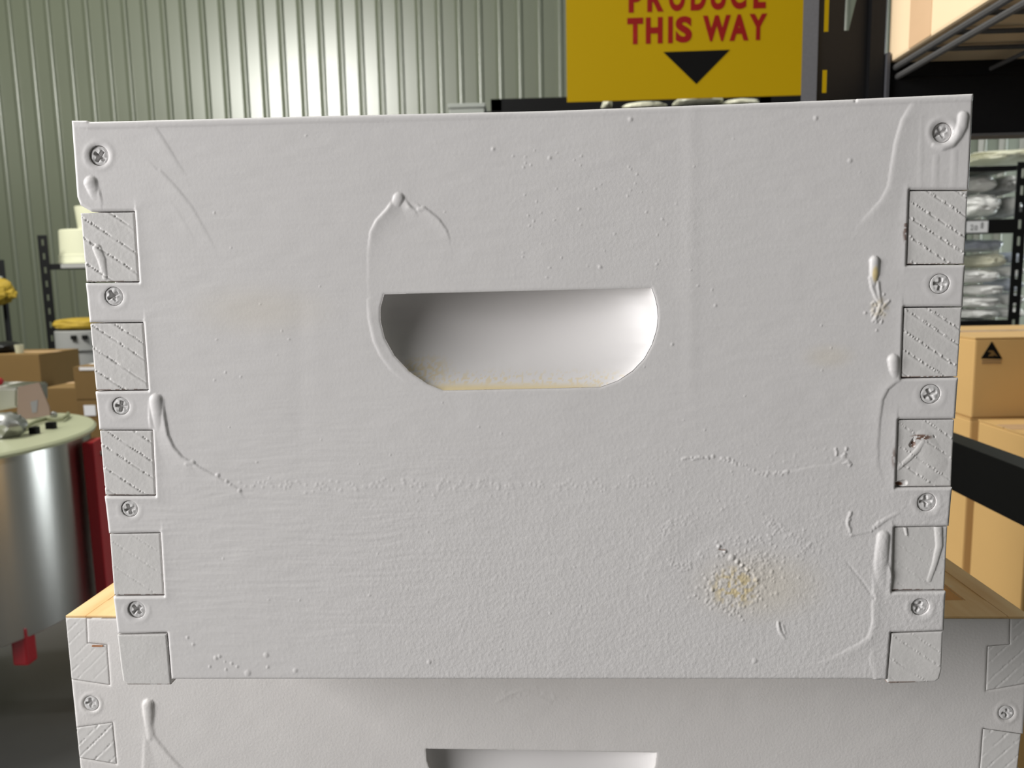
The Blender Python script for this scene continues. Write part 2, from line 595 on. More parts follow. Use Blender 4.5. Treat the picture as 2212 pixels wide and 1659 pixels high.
def lip(PX, PY, H, pts, hs, side, rin, rout=4.5):
    """the front of a run of paint: a rounded edge on one side, thinning away on the other"""
    R = rin * 3 + 4
    xs_, ys_ = [p[0] for p in pts], [p[1] for p in pts]
    msk = (PX > min(xs_) - R) & (PX < max(xs_) + R) & (PY > min(ys_) - R) & (PY < max(ys_) + R)
    if not msk.any():
        return
    x, y = PX[msk], PY[msk]
    bd, sg_, hh = np.full(x.shape, 1e9), np.zeros(x.shape), np.zeros(x.shape)
    for k in range(len(pts) - 1):
        dx, dy = pts[k + 1][0] - pts[k][0], pts[k + 1][1] - pts[k][1]
        ax_, ay_ = x - pts[k][0], y - pts[k][1]
        t = np.clip((ax_ * dx + ay_ * dy) / (dx * dx + dy * dy), 0, 1)
        d = np.hypot(ax_ - t * dx, ay_ - t * dy)
        b = d < bd
        bd[b] = d[b]
        sg_[b] = np.sign(dx * ay_ - dy * ax_)[b] * side
        hh[b] = (hs[k] + (hs[k + 1] - hs[k]) * t)[b]
    v = np.where(sg_ > 0, np.exp(-(bd / rin) ** 1.2), np.sqrt(np.clip(1 - (bd / rout) ** 2, 0, 1)))
    H[msk] = np.maximum(H[msk], hh * 1e-3 * v)


def beads_on(pts, n, seed, jit, r0, r1):
    g = np.random.default_rng(seed)
    L = [math.hypot(b[0] - a[0], b[1] - a[1]) for a, b in zip(pts, pts[1:])]
    out_ = []
    for u in g.uniform(0, sum(L), n):
        k = 0
        while u > L[k] and k < len(L) - 1:
            u -= L[k]
            k += 1
        t = u / L[k]
        out_.append((pts[k][0] + (pts[k + 1][0] - pts[k][0]) * t + g.normal(0, jit), pts[k][1] + (pts[k + 1][1] - pts[k][1]) * t + g.normal(0, jit), g.uniform(r0, r1)))
    return out_


def bumps(PX, PY, H, pts, r, h):
    for q in pts:
        rr = q[2] if len(q) > 2 else r
        msk = (abs(PX - q[0]) < rr) & (abs(PY - q[1]) < rr)
        if msk.any():
            d2 = ((PX[msk] - q[0]) ** 2 + (PY[msk] - q[1]) ** 2) / rr ** 2
            H[msk] = np.maximum(H[msk], h * 1e-3 * np.clip(1 - d2, 0, 1) ** 0.6)


def sstep(a, b, x):
    t = np.clip((x - a) / (b - a), 0, 1)
    return t * t * (3 - 2 * t)


def patch(PX, PY, cx, cy, rx, ry, soft=0.5):
    d = np.hypot((PX - cx) / rx, (PY - cy) / ry)
    return 1 - sstep(1 - soft, 1 + soft * 0.3, d)


# screw head: shallow dome with a cross recess, one mesh per state of wear
def screw_mesh(deep, fill, seed):
    n, k = 40, 16
    V, Fc = [(0, 0, 0)], []
    rnd = random.Random(seed)
    skew = (rnd.uniform(-.08, .08), rnd.uniform(-.08, .08))
    for i in range(1, k + 1):
        for j in range(n):
            r, a = i / k, 2 * math.pi * j / n
            V.append((r * math.cos(a), 0, r * math.sin(a)))
    out = []
    for x, _, z in V:
        r = math.hypot(x, z)
        h = 0.09 * (1 - r * r)
        a, b = abs(x + skew[0]), abs(z + skew[1])
        arm = max(math.exp(-(b / (0.17 - 0.05 * a)) ** 4) if a < 0.68 else 0, math.exp(-(a / (0.17 - 0.05 * b)) ** 4) if b < 0.68 else 0)
        if fill and x > 0.1 and z < 0.15 and r > .3:
            arm *= 1 - fill
        h -= deep * arm * (1 - 0.35 * r)
        h += 0.05 * mnoise.noise(Vector((x * 3 + seed, z * 3, 0)))
        out.append((x, -h, z))
    for j in range(n):
        Fc.append((0, 1 + (j + 1) % n, 1 + j))
    for i in range(k - 1):
        for j in range(n):
            a, b = 1 + i * n + j, 1 + i * n + (j + 1) % n
            Fc.append((a, b, b + n, a + n))
    base = len(out)
    for j in range(n):
        x, _, z = out[1 + (k - 1) * n + j]
        out.append((x, 0.5, z))
    for j in range(n):
        a, b = 1 + (k - 1) * n + j, 1 + (k - 1) * n + (j + 1) % n
        Fc.append((a, b, base + (j + 1) % n, base + j))
    me = bpy.data.meshes.new('screw')
    me.from_pydata(out, [], Fc)
    me.polygons.foreach_set('use_smooth', [True] * len(me.polygons))
    me.materials.append(M_SCREW)
    return me


SCREWS = [screw_mesh(0.42, 0, 1), screw_mesh(0.4, 0.7, 2), screw_mesh(0.42, 0.3, 3)]


def circle(cx, cz, r, n=36):
    return [(cx + r * math.cos(2 * math.pi * k / n), cz + r * math.sin(2 * math.pi * k / n)) for k in range(n)]


# ================================================================== SETTING
YW = 7.2                                     # cladding wall behind everything


def cladding(x0, x1, z0, z1, y):
    """ribbed sheet: flat pans with narrow trapezoid ribs"""
    P = 0.186
    prof = [(0.0, 0.0), (0.58, 0.0), (0.62, -0.006), (0.76, -0.026), (0.80, -0.0275), (0.82, -0.0245), (0.84, -0.0275), (0.88, -0.0275), (0.90, -0.026), (0.945, -0.003), (0.955, 0.0)]
    pts = []
    n = int((x1 - x0) / P)
    for k in range(n):
        pts += [(x0 + (k + u) * P, y + d) for u, d in prof]
    bm = bmesh.new()
    lo = [bm.verts.new((a, b, z0)) for a, b in pts]
    hi = [bm.verts.new((a, b, z1)) for a, b in pts]
    for k in range(len(pts) - 1):
        bm.faces.new((lo[k], lo[k + 1], hi[k + 1], hi[k]))
    return bm


tag(from_bm('wall_back', cladding(-7.0, 6.6, 0, 6.6, YW), M_WALL), kind='structure')
tag(box('floor', -7, 6.6, -5, 7.6, -0.1, 0, M_FLOOR), kind='structure')
tag(box('ceiling', -7, 6.6, -5, 7.6, 6.6, 6.7, M_CEIL), kind='structure')
tag(box('wall_left', -7.1, -7, -5, 7.6, 0, 6.6, M_WALL), kind='structure')
tag(box('wall_right', 6.6, 6.7, -5, 7.6, 0, 6.6, M_WALL), kind='structure')

# ================================================================== UPPER HIVE BOX
U = Frame((0, 0, Z0), 0.0)
ub = thing('hive_box', 'white painted hive box with scooped handhold and finger joints, uppermost and nearest',
           'hive box', (0, 0, Z0), 0.0)
LF = [[(172, 459), (289, 457), (299, 609), (185, 610)], [(193, 698), (308, 697), (319, 843), (206, 845)],
      [(214, 930), (328, 930), (335, 1071), (226, 1071)], [(235, 1154), (345, 1152), (353, 1287), (245, 1288)],
      [(254, 1371), (360, 1368), (370, 1479), (265, 1479)]]
RF = [[(1966, 411), (2093, 411), (2085, 571), (1960, 572)], [(1954, 664), (2080, 663), (2070, 815), (1948, 817)],
      [(1942, 907), (2064, 906), (2057, 1052), (1936, 1053)], [(1933, 1140), (2050, 1138), (2043, 1277), (1928, 1278)],
      [(1926, 1368), (2039, 1364), (2033, 1476), (1919, 1478)]]
G = 1.2                                       # joint gap in pixels of the photograph (about 0.2 mm)
out = [(153, 260), (187, 260), (192, 263), (700, 250), (1190, 239), (1480, 228), (1846, 214), (1848, 218), (1852, 213), (2104, 202)]
for i, q in enumerate(RF):
    (ax, ay), (bx, by), (cx, cy), (dx, dy) = q
    out += [(bx + 1, by - G), (ax - G, ay - G), (dx - G, dy + G)]
    if i < 4:
        out.append((cx + 1, cy + G))
out[-1] = (1917, 1469)
out += [(1850, 1468), (372, 1468)]
for i, q in reversed(list(enumerate(LF))):
    (ax, ay), (bx, by), (cx, cy), (dx, dy) = q
    if i < 4:
        out += [(dx - 1, dy + G)]
        out += [(cx + G, cy + G)]
    else:
        out += [(369, 1468)]
    out += [(bx + G, by - G)]
    out += [(ax - 1, ay - G)] if i else [(196, 457), (172, 443), (165, 425)]
outer = U.poly(out)
HH = [(830, 636), (1407, 622), (1414, 640), (1419, 662), (1421, 685), (1418, 712), (1408, 744), (1391, 775), (1366, 801), (1335, 822),
      (1297, 836), (1130, 840), (958, 843), (925, 830), (885, 803), (852, 768), (831, 730), (822, 692), (822, 665)]
# finer outline of the handhold
hp = []
for a, b in zip(HH, HH[1:] + HH[:1]):
    for k in range(3):
        hp.append((a[0] + (b[0] - a[0]) * k / 3, a[1] + (b[1] - a[1]) * k / 3))
hhp = U.poly(hp)
SC = [(213, 336, 21, 0, .3, 1.5), (246, 640, 20, 1, .5, .5), (261, 877, 19, 0, .1, .6), (280, 1099, 18, 0, .6, .6), (295, 1317, 19, 2, .4, 1.0),
      (2037, 286, 22, 1, .5, 2.0), (2030, 613, 22, 2, .05, .3), (2010, 851, 22, 0, .5, .5), (2002, 1085, 21, 1, .7, .9), (1988, 1311, 20, 1, .2, 1.3)]
sc_loc = []
for s in SC:
    x, z = U.loc(s[0], s[1])
    x2, _ = U.loc(s[0] + s[2], s[1])
    sc_loc.append((x, z, x2 - x))
holes = [hhp] + [circle(x, z, r) for x, z, r in sc_loc]
LB = [(275, 1398), (405, 1377), (417, 1392), (466, 1421, 5), (474, 1418, 4), (500, 1433), (512, 1440), (535, 1454, 7), (575, 1415, 6), (578, 1441),
      (638, 1448, 5), (453, 1440, 3), (1065, 322, 4), (1187, 341, 4), (1836, 347, 5), (1762, 255, 5), (1296, 577, 4), (1630, 1427, 6), (927, 1430, 5),
      (355, 1410, 3), (488, 1446, 3), (1362, 258, 5), (1545, 660, 3), (1452, 744, 3)]
LB += [(float(RNG.uniform(1120, 1500)), float(RNG.uniform(320, 600)), float(RNG.uniform(1.4, 2.4))) for _ in range(45)]
LB += [(float(RNG.uniform(420, 1900)), float(RNG.uniform(280, 1440)), float(RNG.uniform(1.4, 2.2))) for _ in range(70)]
KN = [(float(1585 + RNG.normal(0, 38)), float(1272 + RNG.normal(0, 26)), float(RNG.uniform(2.2, 4.5))) for _ in range(190)]
KN2 = [(float(1635 + RNG.normal(0, 40)), float(1205 + RNG.normal(0, 32)), float(RNG.uniform(2, 3.6))) for _ in range(110)]
KN3 = [(float(RNG.uniform(1350, 1800)), float(RNG.uniform(960, 1330)), float(RNG.uniform(1.8, 3))) for _ in range(260)]
KN4 = [(float(1893 + RNG.normal(0, 9)), float(675 + RNG.normal(0, 14)), float(RNG.uniform(2.0, 4))) for _ in range(30)]
KN5 = [(float(RNG.uniform(510, 1450)), float(1048 + RNG.normal(0, 7)), float(RNG.uniform(2.5, 4.5))) for _ in range(150)]


def front_relief(x, z):
    PX, PY = U.px(x, z)
    H = np.zeros(x.shape)
    A = np.zeros(x.shape)
    rd = lambda p, r, h, pw=.5: ridge(PX, PY, A, p, r, h, pw)
    # runs and drips
    lp = lambda p, h, side, rin, rout=4.5: lip(PX, PY, A, p, h, side, rin, rout)
    rd([(337, 864), (340, 892), (344, 925)], [14, 13, 11], [1.0, .75, .25], .6)
    lp([(349, 862), (353, 900), (360, 940), (373, 968), (392, 990), (408, 999)], [.1, .55, .5, .42, .35, .4], 1, 16, 5)
    lp([(325, 862), (325, 905), (330, 940)], [.1, .3, .05], -1, 14, 5)
    rd([(404, 1001), (416, 1000)], [7, 6], [.45, .4])
    lp([(414, 1000), (432, 1012), (450, 1022), (478, 1038), (505, 1052), (520, 1066)], [.35, .3, .25, .22, .18, .1], 1, 9, 3.5)
    bumps(PX, PY, A, [(470, 1027, 5), (489, 1041, 5), (497, 1047, 4), (517, 1060, 5)], 4, .3)
    rd([(861, 428), (853, 446)], [12, 9], [.75, .2])
    lp([(850, 434), (845, 445), (836, 457), (816, 478), (804, 502), (799, 545), (799, 640)], [.0, .45, .5, .4, .25, .08, .03], -1, 16, 6)
    lp([(871, 428), (884, 447), (897, 456)], [.0, .5, .3], 1, 9, 4)
    rd([(905, 453), (915, 452)], [6, 6], [.4, .4])
    lp([(913, 449), (930, 461), (947, 476), (962, 497), (970, 520)], [.4, .35, .3, .2, .05], 1, 12, 4)
    lp([(799, 650), (802, 690), (812, 735), (826, 765), (848, 795), (880, 822)], [.1, .2, .24, .2, .14, .04], -1, 16, 7)
    rd([(196, 394), (200, 408), (205, 425)], [14, 12, 9], [.9, .5, .15], .6)
    lp([(209, 400), (214, 418), (218, 440)], [.0, .25, .08], 1, 12, 4)
    rd([(2081, 252), (2078, 272), (2070, 292), (2056, 310), (2036, 318), (2018, 314)], [12, 12, 10, 9, 8, 6], [.9, .8, .55, .5, .45, .25], .6)
    lp([(1978, 222), (1954, 262), (1940, 310), (1932, 360), (1925, 405), (1908, 437), (1880, 468), (1856, 495)], [.12, .3, .28, .24, .2, .2, .14, .03], -1, 26, 9)
    for xx, y0_, y1_ in ((2062, 330, 400), (2022, 340, 405), (1990, 250, 400)):
        rd([(xx, y0_), (xx - 3, y1_)], [9, 9], [.1, .05], 1.2)
    rd([(1889, 564), (1889, 590), (1886, 612)], [11, 10, 7], [1.1, .8, .4], .6)
    lp([(1880, 600), (1884, 622), (1892, 642), (1903, 660), (1908, 668)], [.4, .4, .35, .4, .3], -1, 6, 4)
    rd([(1896, 610), (1899, 640), (1902, 658)], [4, 4, 4], [.4, .35, .4])
    rd([(1902, 655), (1897, 672), (1890, 688), (1893, 695)], [4, 4, 4, 3], [.45, .4, .4, .3])
    rd([(1906, 664), (1914, 655), (1920, 650)], [4, 4, 3], [.45, .35, .3])
    rd([(1930, 778), (1931, 798), (1934, 818)], [13, 11, 7], [1.2, .8, .3], .6)
    lp([(1948, 818), (1932, 824), (1915, 838), (1903, 862), (1897, 905), (1893, 960), (1894, 1010), (1908, 1050)], [.3, .4, .36, .3, .22, .16, .1, .03], 1, 20, 6)
    rd([(1908, 1160), (1905, 1190), (1903, 1218), (1904, 1265)], [14, 15, 16, 14], [1.0, .85, .6, .15], .6)
    lp([(1889, 1235), (1890, 1270), (1889, 1310), (1889, 1345)], [.05, .22, .25, .3], -1, 16, 6)
    lp([(1916, 1216), (1922, 1232), (1928, 1250), (1928, 1276)], [.2, .5, .5, .2], 1, 14, 4)
    lp([(1893, 1325), (1889, 1355), (1880, 1380), (1858, 1396), (1825, 1414), (1780, 1434), (1720, 1448)], [.15, .3, .28, .24, .16, .1, .02], -1, 16, 8)
    lp([(1888, 1360), (1886, 1420), (1896, 1468)], [.12, .14, .08], -1, 18, 9)
    rd([(1892, 1470), (1912, 1476)], [6, 5], [.4, .3])
    # beaded ridges over the resin streak and the knot
    P1 = [(1470, 992), (1550, 986), (1600, 1004), (1640, 1022), (1690, 1022)]
    bumps(PX, PY, A, beads_on(P1, 60, 1, 2.0, 2.2, 4.2), 3, .26)
    lp([(1590, 1000), (1640, 1020), (1695, 1025), (1760, 1010), (1800, 1007), (1828, 990)], [.08, .14, .12, .1, .1, .1], 1, 12, 5)
    bumps(PX, PY, A, beads_on([(1690, 1024), (1700, 1018), (1697, 1026)], 8, 2, 2, 2.5, 4), 3, .3)
    bumps(PX, PY, A, beads_on([(1805, 968), (1808, 988)], 7, 3, 1.2, 2, 3.4), 3, .3)
    bumps(PX, PY, A, beads_on([(1832, 965), (1828, 978), (1820, 986), (1832, 996), (1838, 1004)], 16, 4, 1.4, 2, 3.6), 3, .32)
    bumps(PX, PY, A, beads_on([(1822, 1002), (1836, 998)], 7, 5, 1.2, 2, 3.4), 3, .3)
    bumps(PX, PY, A, beads_on([(1838, 1106), (1831, 1126), (1838, 1156)], 22, 6, 1.0, 2.4, 4), 3, .34)
    lp([(1838, 1156), (1868, 1150), (1885, 1143)], [.2, .12, .1], -1, 8, 3.5)
    bumps(PX, PY, A, beads_on([(1882, 1146), (1894, 1134), (1912, 1122)], 18, 7, 1.4, 2.4, 4), 3, .3)
    rd([(1895, 1136), (1913, 1122), (1940, 1108)], [5, 5, 4], [.25, .22, .08], .8)
    rd([(1681, 1345), (1684, 1362), (1695, 1380)], [3.5, 4, 2.5], [.4, .35, .15])
    rd([(1690, 1350), (1696, 1368)], [3, 3], [.2, .15])
    rd([(1830, 1215), (1862, 1255), (1888, 1292)], [2.5, 3, 3], [-.12, -.15, -.1])
    rd([(1512, 1148), (1545, 1172), (1580, 1204), (1612, 1230), (1635, 1253)], [2.6, 3, 3.4, 3, 2.6], [-.1, -.25, -.35, -.25, -.1])
    bumps(PX, PY, A, [(1553, 1180, 4), (1566, 1191, 4), (1581, 1204, 7), (1592, 1213, 5), (1603, 1221, 4), (1614, 1231, 4), (1634, 1252, 5), (1538, 1274, 5)], 4, .5)
    bumps(PX, PY, A, LB, 3.5, .22)
    bumps(PX, PY, A, KN, 3, .2)
    bumps(PX, PY, A, KN2, 3, .16)
    bumps(PX, PY, A, KN3, 3, .08)
    bumps(PX, PY, A, KN4, 3, .3)
    bumps(PX, PY, A, KN5, 3, .09)
    # faint sweeps at the upper left
    lp([(330, 275), (358, 318), (380, 355), (400, 385)], [.12, .14, .1, .02], 1, 22, 7)
    lp([(345, 372), (382, 412), (412, 450), (440, 500), (462, 540)], [.14, .16, .1, .08, .02], 1, 24, 6)
    lp([(372, 440), (400, 490), (425, 535)], [.06, .07, .01], 1, 20, 7)
    for p in ([(1385, 1290), (1400, 1210), (1450, 1150), (1530, 1130)], [(1500, 1260), (1510, 1200), (1550, 1160)], [(1720, 1290), (1742, 1330), (1745, 1355)],
              [(1420, 1240), (1480, 1262), (1520, 1285)]):
        lp(p, [.02] + [.05] * (len(p) - 2) + [.02], 1, 14, 7)
    bumps(PX, PY, A, beads_on([(1430, 1165), (1445, 1130), (1490, 1120)], 40, 8, 6, 1.8, 3), 3, .12)
    bumps(PX, PY, A, beads_on([(1445, 1215), (1490, 1225)], 40, 9, 6, 1.8, 3), 3, .15)
    bumps(PX, PY, A, beads_on([(1650, 1115), (1690, 1150), (1760, 1190)], 60, 10, 8, 1.8, 3.2), 3, .15)
    bumps(PX, PY, A, beads_on([(1535, 1305), (1590, 1322)], 40, 12, 5, 2, 3.4), 3, .2)
    # lip of paint under the top edge, and along the joints
    lp([(160, 262 + 7), (190, 262 + 10), (700, 250 + 9), (1190, 239 + 8), (1480, 228 + 7), (2098, 202 + 10)], [.1, .3, .26, .12, .08, .3], -1, 12, 7)
    for (sx, sy, sr, kd, tn, sk_) in SC:
        d = np.hypot(PX - sx, PY - sy) / sr
        A += (.00005 + .00006 * sk_) * np.exp(-((d - 1.4) / .28) ** 2) - .00012 * sk_ * np.exp(-(d / 1.25) ** 4)
    for q in RF[:4] + LF[:4]:
        lft = q[1][0] < 1000
        ix = q[1] if lft else q[0]
        jx = q[2] if lft else q[3]
        o_ = 4 if lft else -4
        lp([(ix[0] + o_, ix[1] - 4), (jx[0] + o_, jx[1] + 4)], [.16, .2], -1 if lft else 1, 13, 4)
        ex_ = q[3] if lft else q[2]
        lp([(jx[0] + o_, jx[1] + 5), (ex_[0], ex_[1] + 5)], [.22, .22], -1 if lft else 1, 11, 4)
    H += A
    # brush waves, long cupping of the boards, knot swell
    wx, wy = PX + 14 * (vnoise(PX / 60, PY / 40, 61) - .5), PY + 16 * (vnoise(PX / 130, PY / 60, 62) - .5)
    gz = patch(PX, PY, 650, 1160, 560, 270, .9)
    H += 0.00009 * (vnoise(wx / 75, wy / 6.5, 3) - .5) * (0.25 + 1.1 * gz) + 0.00005 * (vnoise(wx / 30, wy / 4.2, 4) - .5) * (.4 + gz)
    H += 0.00007 * (vnoise(wx / 38, wy / 16, 5) - .5)
    H += 0.00012 * (vnoise(PX / 110, PY / 150, 9) - .5)
    H += 0.00009 * np.exp(-((PX - 1493) / 17) ** 2) * sstep(1000, 700, PY) - 0.00006 * np.exp(-((PX - 648) / 22) ** 2) * sstep(560, 700, PY) * sstep(1100, 900, PY)  # swell and hollow shaped to give a light and a dark vertical band
    H += 0.00004 * np.sin(np.hypot((PX - 1580) / 1.35, PY - 1215) / 15) * patch(PX, PY, 1590, 1215, 260, 170, .7)
    pl = (0.3 + 0.7 * sstep(800, 1250, PY)) * (0.4 + 0.6 * sstep(600, 1100, PX))
    H += 0.00010 * pl * np.clip(vnoise(PX / 5.5, PY / 5.5, 21) - .45, 0, 1)
    return H


def m_stain(x, z):
    PX, PY = U.px(x, z)
    n = vnoise(PX / 7, PY / 7, 31)
    s = 0.75 * patch(PX, PY, 1588, 1268, 62, 52, .7) * sstep(.35, .75, n)
    s = np.maximum(s, 0.18 * patch(PX, PY, 1640, 1265, 150, 80, .8))
    s = np.maximum(s, 0.9 * patch(PX, PY, 1890, 592, 8, 20, .5))
    s = np.maximum(s, 0.45 * patch(PX, PY, 1900, 665, 22, 26, .6) * n)
    s = np.maximum(s, 0.14 * patch(PX, PY, 1790, 770, 60, 30, .8))
    s = np.maximum(s, 0.12 * patch(PX, PY, 560, 670, 160, 60, .9))
    return s


def m_raw(x, z):
    PX, PY = U.px(x, z)
    n = vnoise(PX / 6, PY / 6, 44)
    s = 0.75 * patch(PX, PY, 1957, 500, 8, 30, .5) * sstep(.3, .5, n)
    s = np.maximum(s, 0.6 * patch(PX, PY, 1932, 990, 7, 26, .5) * sstep(.3, .5, n))
    s = np.maximum(s, .9 * patch(PX, PY, 1562, 1186, 14, 3, .5) * sstep(.5, .6, n))
    s = np.maximum(s, .8 * (abs(PY - (254 - .0297 * (PX - 153) + 6)) < 4) * sstep(1330, 1420, PX) * sstep(1560, 1500, PX) * (n > .45))
    return s


def m_peel(x, z):
    PX, PY = U.px(x, z)
    return 0.25 + 0.75 * sstep(850, 1300, PY) * sstep(500, 1000, PX) + .3 * patch(PX, PY, 1350, 480, 300, 200, .8)


def m_brush(x, z):
    PX, PY = U.px(x, z)
    return 0.3 + 0.7 * patch(PX, PY, 700, 1150, 700, 260, .8)


relief_panel('front_board', outer, holes, front_relief, 0.00042, 0.021, M_PAINT, ub,
             [(0.0011, 0.00065), (0.0010, 0.00025)] + [(0.0007, 0.00012)] * 10, [0.0209] + [0.0045] * 10,
             {'stain': m_stain, 'raw': m_raw, 'peel': m_peel, 'brush': m_brush})

# the scooped handhold
ll = [p for p in HH if p[0] < 960 and p[1] > 630]
rr = [p for p in HH if p[0] > 1290]
ly = np.array(sorted((p[1], p[0]) for p in ll))
ry = np.array(sorted((p[1], p[0]) for p in rr))


def scoop(x, z):
    PX, PY = U.px(x, z)
    top = 636 - (PX - 830) * 14 / 577
    bot = 843 - (PX - 958) * 7 / 339
    v = np.clip((PY - top) / (bot - top), 0, 1)
    xl = np.interp(PY, ly[:, 0], ly[:, 1])
    xr = np.interp(PY, ry[:, 0], ry[:, 1])
    u = np.clip((PX - (xl + xr) / 2) / ((xr - xl) / 2), -1, 1)
    d = 0.021 * (1 - np.abs(u) ** 2.1) ** .6 * (1 - v ** 1.7) ** .8
    return -d - 0.00005 * vnoise(PX / 5, PY / 5, 8) * sstep(.5, 1, v)


def sc_stain(x, z):
    PX, PY = U.px(x, z)
    n = vnoise(PX / 4, PY / 4, 17)
    s = sstep(824, 840, PY) * sstep(900, 960, PX) * sstep(1330, 1240, PX) * .75
    s = np.maximum(s, .6 * patch(PX, PY, 915, 805, 62, 36, .8) * sstep(.3, .7, n))
    s = np.maximum(s, .5 * sstep(795, 825, PY) * (n > .66))
    return s


relief_panel('handhold', hhp, [], scoop, 0.0006, 0, M_PAINT, ub, [(0, 0)], None,
             {'stain': sc_stain, 'raw': 0, 'peel': .15, 'brush': .0})

# end grain of the side boards, showing as fingers in the joints
GR = {}


def grain_fn(fr, q, seed, slope, gap, amp, off, worn=None, raised=False):
    x0, y0 = q[0]
    rnd = np.random.default_rng(seed)
    beads = []
    lines = []
    c = -40 + rnd.uniform(0, gap)
    hgt, wid = q[2][1] - q[0][1], q[1][0] - q[0][0]
    while c < hgt + abs(slope) * wid + 40:
        cc = c if slope > 0 else c
        lines.append(cc)
        for _ in range(int(wid * .16)):
            xx = rnd.uniform(0, wid)
            yy = cc + slope * xx - (slope * wid if slope > 0 else 0) + rnd.normal(0, .8)
            beads.append((x0 + xx, y0 + yy, rnd.uniform(1.5, 3.0)))
        c += gap * rnd.uniform(.75, 1.25)

    def fn(x, z):
        PX, PY = fr.px(x, z)
        A = np.zeros(x.shape)
        sg_ = 1 if raised else -1
        for cc in lines:
            d = PY - (y0 + cc + slope * (PX - x0) - (slope * wid if slope > 0 else 0))
            d = d / math.hypot(1, slope) + 1.6 * (vnoise(PX / 18, PY / 18, seed + 3) - .5)
            br = sstep(.25, .5, vnoise(PX / 8, PY / 8, seed))
            A -= amp * .00020 * np.exp(-(d / 1.5) ** 2) * br
            A += amp * .00007 * np.exp(-((d - 4) / 3.0) ** 2)
        B = np.zeros(x.shape)
        bumps(PX, PY, B, beads, 3, .26 * amp)
        A += B * sg_
        A += .00003 * (vnoise(PX / 9, PY / 9, seed + 1) - .5) + .00014 * (vnoise(PX / 45, PY / 45, seed + 2) - .5) + off
        A += .00005 * np.clip(vnoise(PX / 4, PY / 4, seed + 5) - .6, 0, 1)
        if worn:
            Wn = np.zeros(x.shape)
            worn(PX, PY, Wn)
            A += Wn
        return A
    return fn


def worn_g3(PX, PY, A):
    ridge(PX, PY, A, [(1972, 962), (1985, 947), (2002, 940), (2018, 946)], [6, 8, 7, 5], [-.9, -1.3, -1.2, -.8])
    ridge(PX, PY, A, [(1942, 1012), (1962, 995), (1985, 972), (1998, 950)], [5, 5, 6, 7], [.25, .3, .35, .4])
    ridge(PX, PY, A, [(1998, 950), (2020, 1000), (1990, 1045)], [22, 30, 20], [.3, .25, .1], 1)
    ridge(PX, PY, A, [(1940, 1048), (1956, 1044)], [7, 6], [-1.4, -1.0])


def raw_g3(x, z):
    PX, PY = U.px(x, z)
    n = vnoise(PX / 3.5, PY / 3.5, 4)
    s = .9 * patch(PX, PY, 1992, 945, 26, 7, .5) * (n > .45)
    s = np.maximum(s, .9 * patch(PX, PY, 1975, 960, 6, 10, .5) * (n > .4))
    s = np.maximum(s, 1.0 * patch(PX, PY, 1945, 1047, 10, 5, .4))
    return s


def worn_g4(PX, PY, A):
    ridge(PX, PY, A, [(2030, 1142), (2032, 1180), (2022, 1220), (2010, 1255)], [9, 8, 6, 5], [.6, .5, .35, .2])
    ridge(PX, PY, A, [(1958, 1140), (1961, 1156)], [4, 3], [.4, .3])


def worn_f1(PX, PY, A):
    ridge(PX, PY, A, [(208, 536), (218, 560), (226, 600)], [9, 9, 5], [.45, .4, .2])


def raw_edge(q):
    def fn(x, z):
        PX, PY = U.px(x, z)
        n = vnoise(PX / 5, PY / 5, 9)
        return .7 * (abs(PY - q[2][1]) < 2.0) * (n > .35)
    return fn


def shrink(q, g, prot):
    (ax, ay), (bx, by), (cx, cy), (dx, dy) = q
    return [(ax + g, ay + g), (bx - g, by + g), (cx - g, cy - g), (dx + g, dy - g)]


opts = {('L', 0): dict(amp=1.0, off=-.0005, worn=worn_f1), ('L', 3): dict(amp=.25, off=-.0006), ('L', 4): dict(amp=.08, off=-.0001),
        ('R', 0): dict(amp=1.2, off=-.0007), ('R', 1): dict(amp=1.2, off=-.0006), ('R', 2): dict(amp=.8, off=-.0008, worn=worn_g3),
        ('R', 3): dict(amp=.25, off=-.0011, worn=worn_g4), ('R', 4): dict(amp=.5, off=-.0006)}
for side, FS in (('L', LF), ('R', RF)):
    for i, q in enumerate(FS):
        o = dict(amp=.9, off=-.0005, raised=side == 'R')
        o.update(opts.get((side, i), {}))
        p = list(q)
        if (side, i) == ('L', 4):
            p = [(253, 1371), (360, 1369), (370, 1479), (275, 1479), (266, 1472), (261, 1440)]
            pl = [(p[0][0], p[0][1] + G), (p[1][0] - G, p[1][1] + G), (p[2][0] - G, p[2][1])] + p[3:]
        elif (side, i) == ('R', 4):
            pl = [(1922 + 6, 1370), (2038, 1366), (2035, 1450), (2030, 1468), (2022, 1474), (1925, 1478), (1917, 1476)]
        elif side == 'L':
            pl = [(p[0][0], p[0][1] + G), (p[1][0] - G, p[1][1] + G), (p[2][0] - G, p[2][1] - G), (p[3][0], p[3][1] - G)]
        else:
            pl = [(p[0][0] + G, p[0][1] + G), (p[1][0], p[1][1] + G), (p[2][0], p[2][1] - G), (p[3][0] + G, p[3][1] - G)]
        raw = raw_g3 if (side, i) == ('R', 2) else raw_edge(q)
        relief_panel('end_grain_finger', U.poly(pl), [], grain_fn(U, q, 50 + i + (20 if side == 'R' else 0), .66, 42, **o), 0.00028, 0.021,
                     M_PAINT_END, ub, [(0.0007, 0.00025)], None, {'stain': .02, 'raw': raw, 'peel': .5, 'brush': .0})

for (px, py, r, kind, a, sink), (x, z, rl) in zip(SC, sc_loc):
    o = link('screw', SCREWS[kind], None, ub, (x, sink * .0006, z), (0, a * 2.2, 0))
    o.scale = (rl * .95, rl * .95, rl * .95)

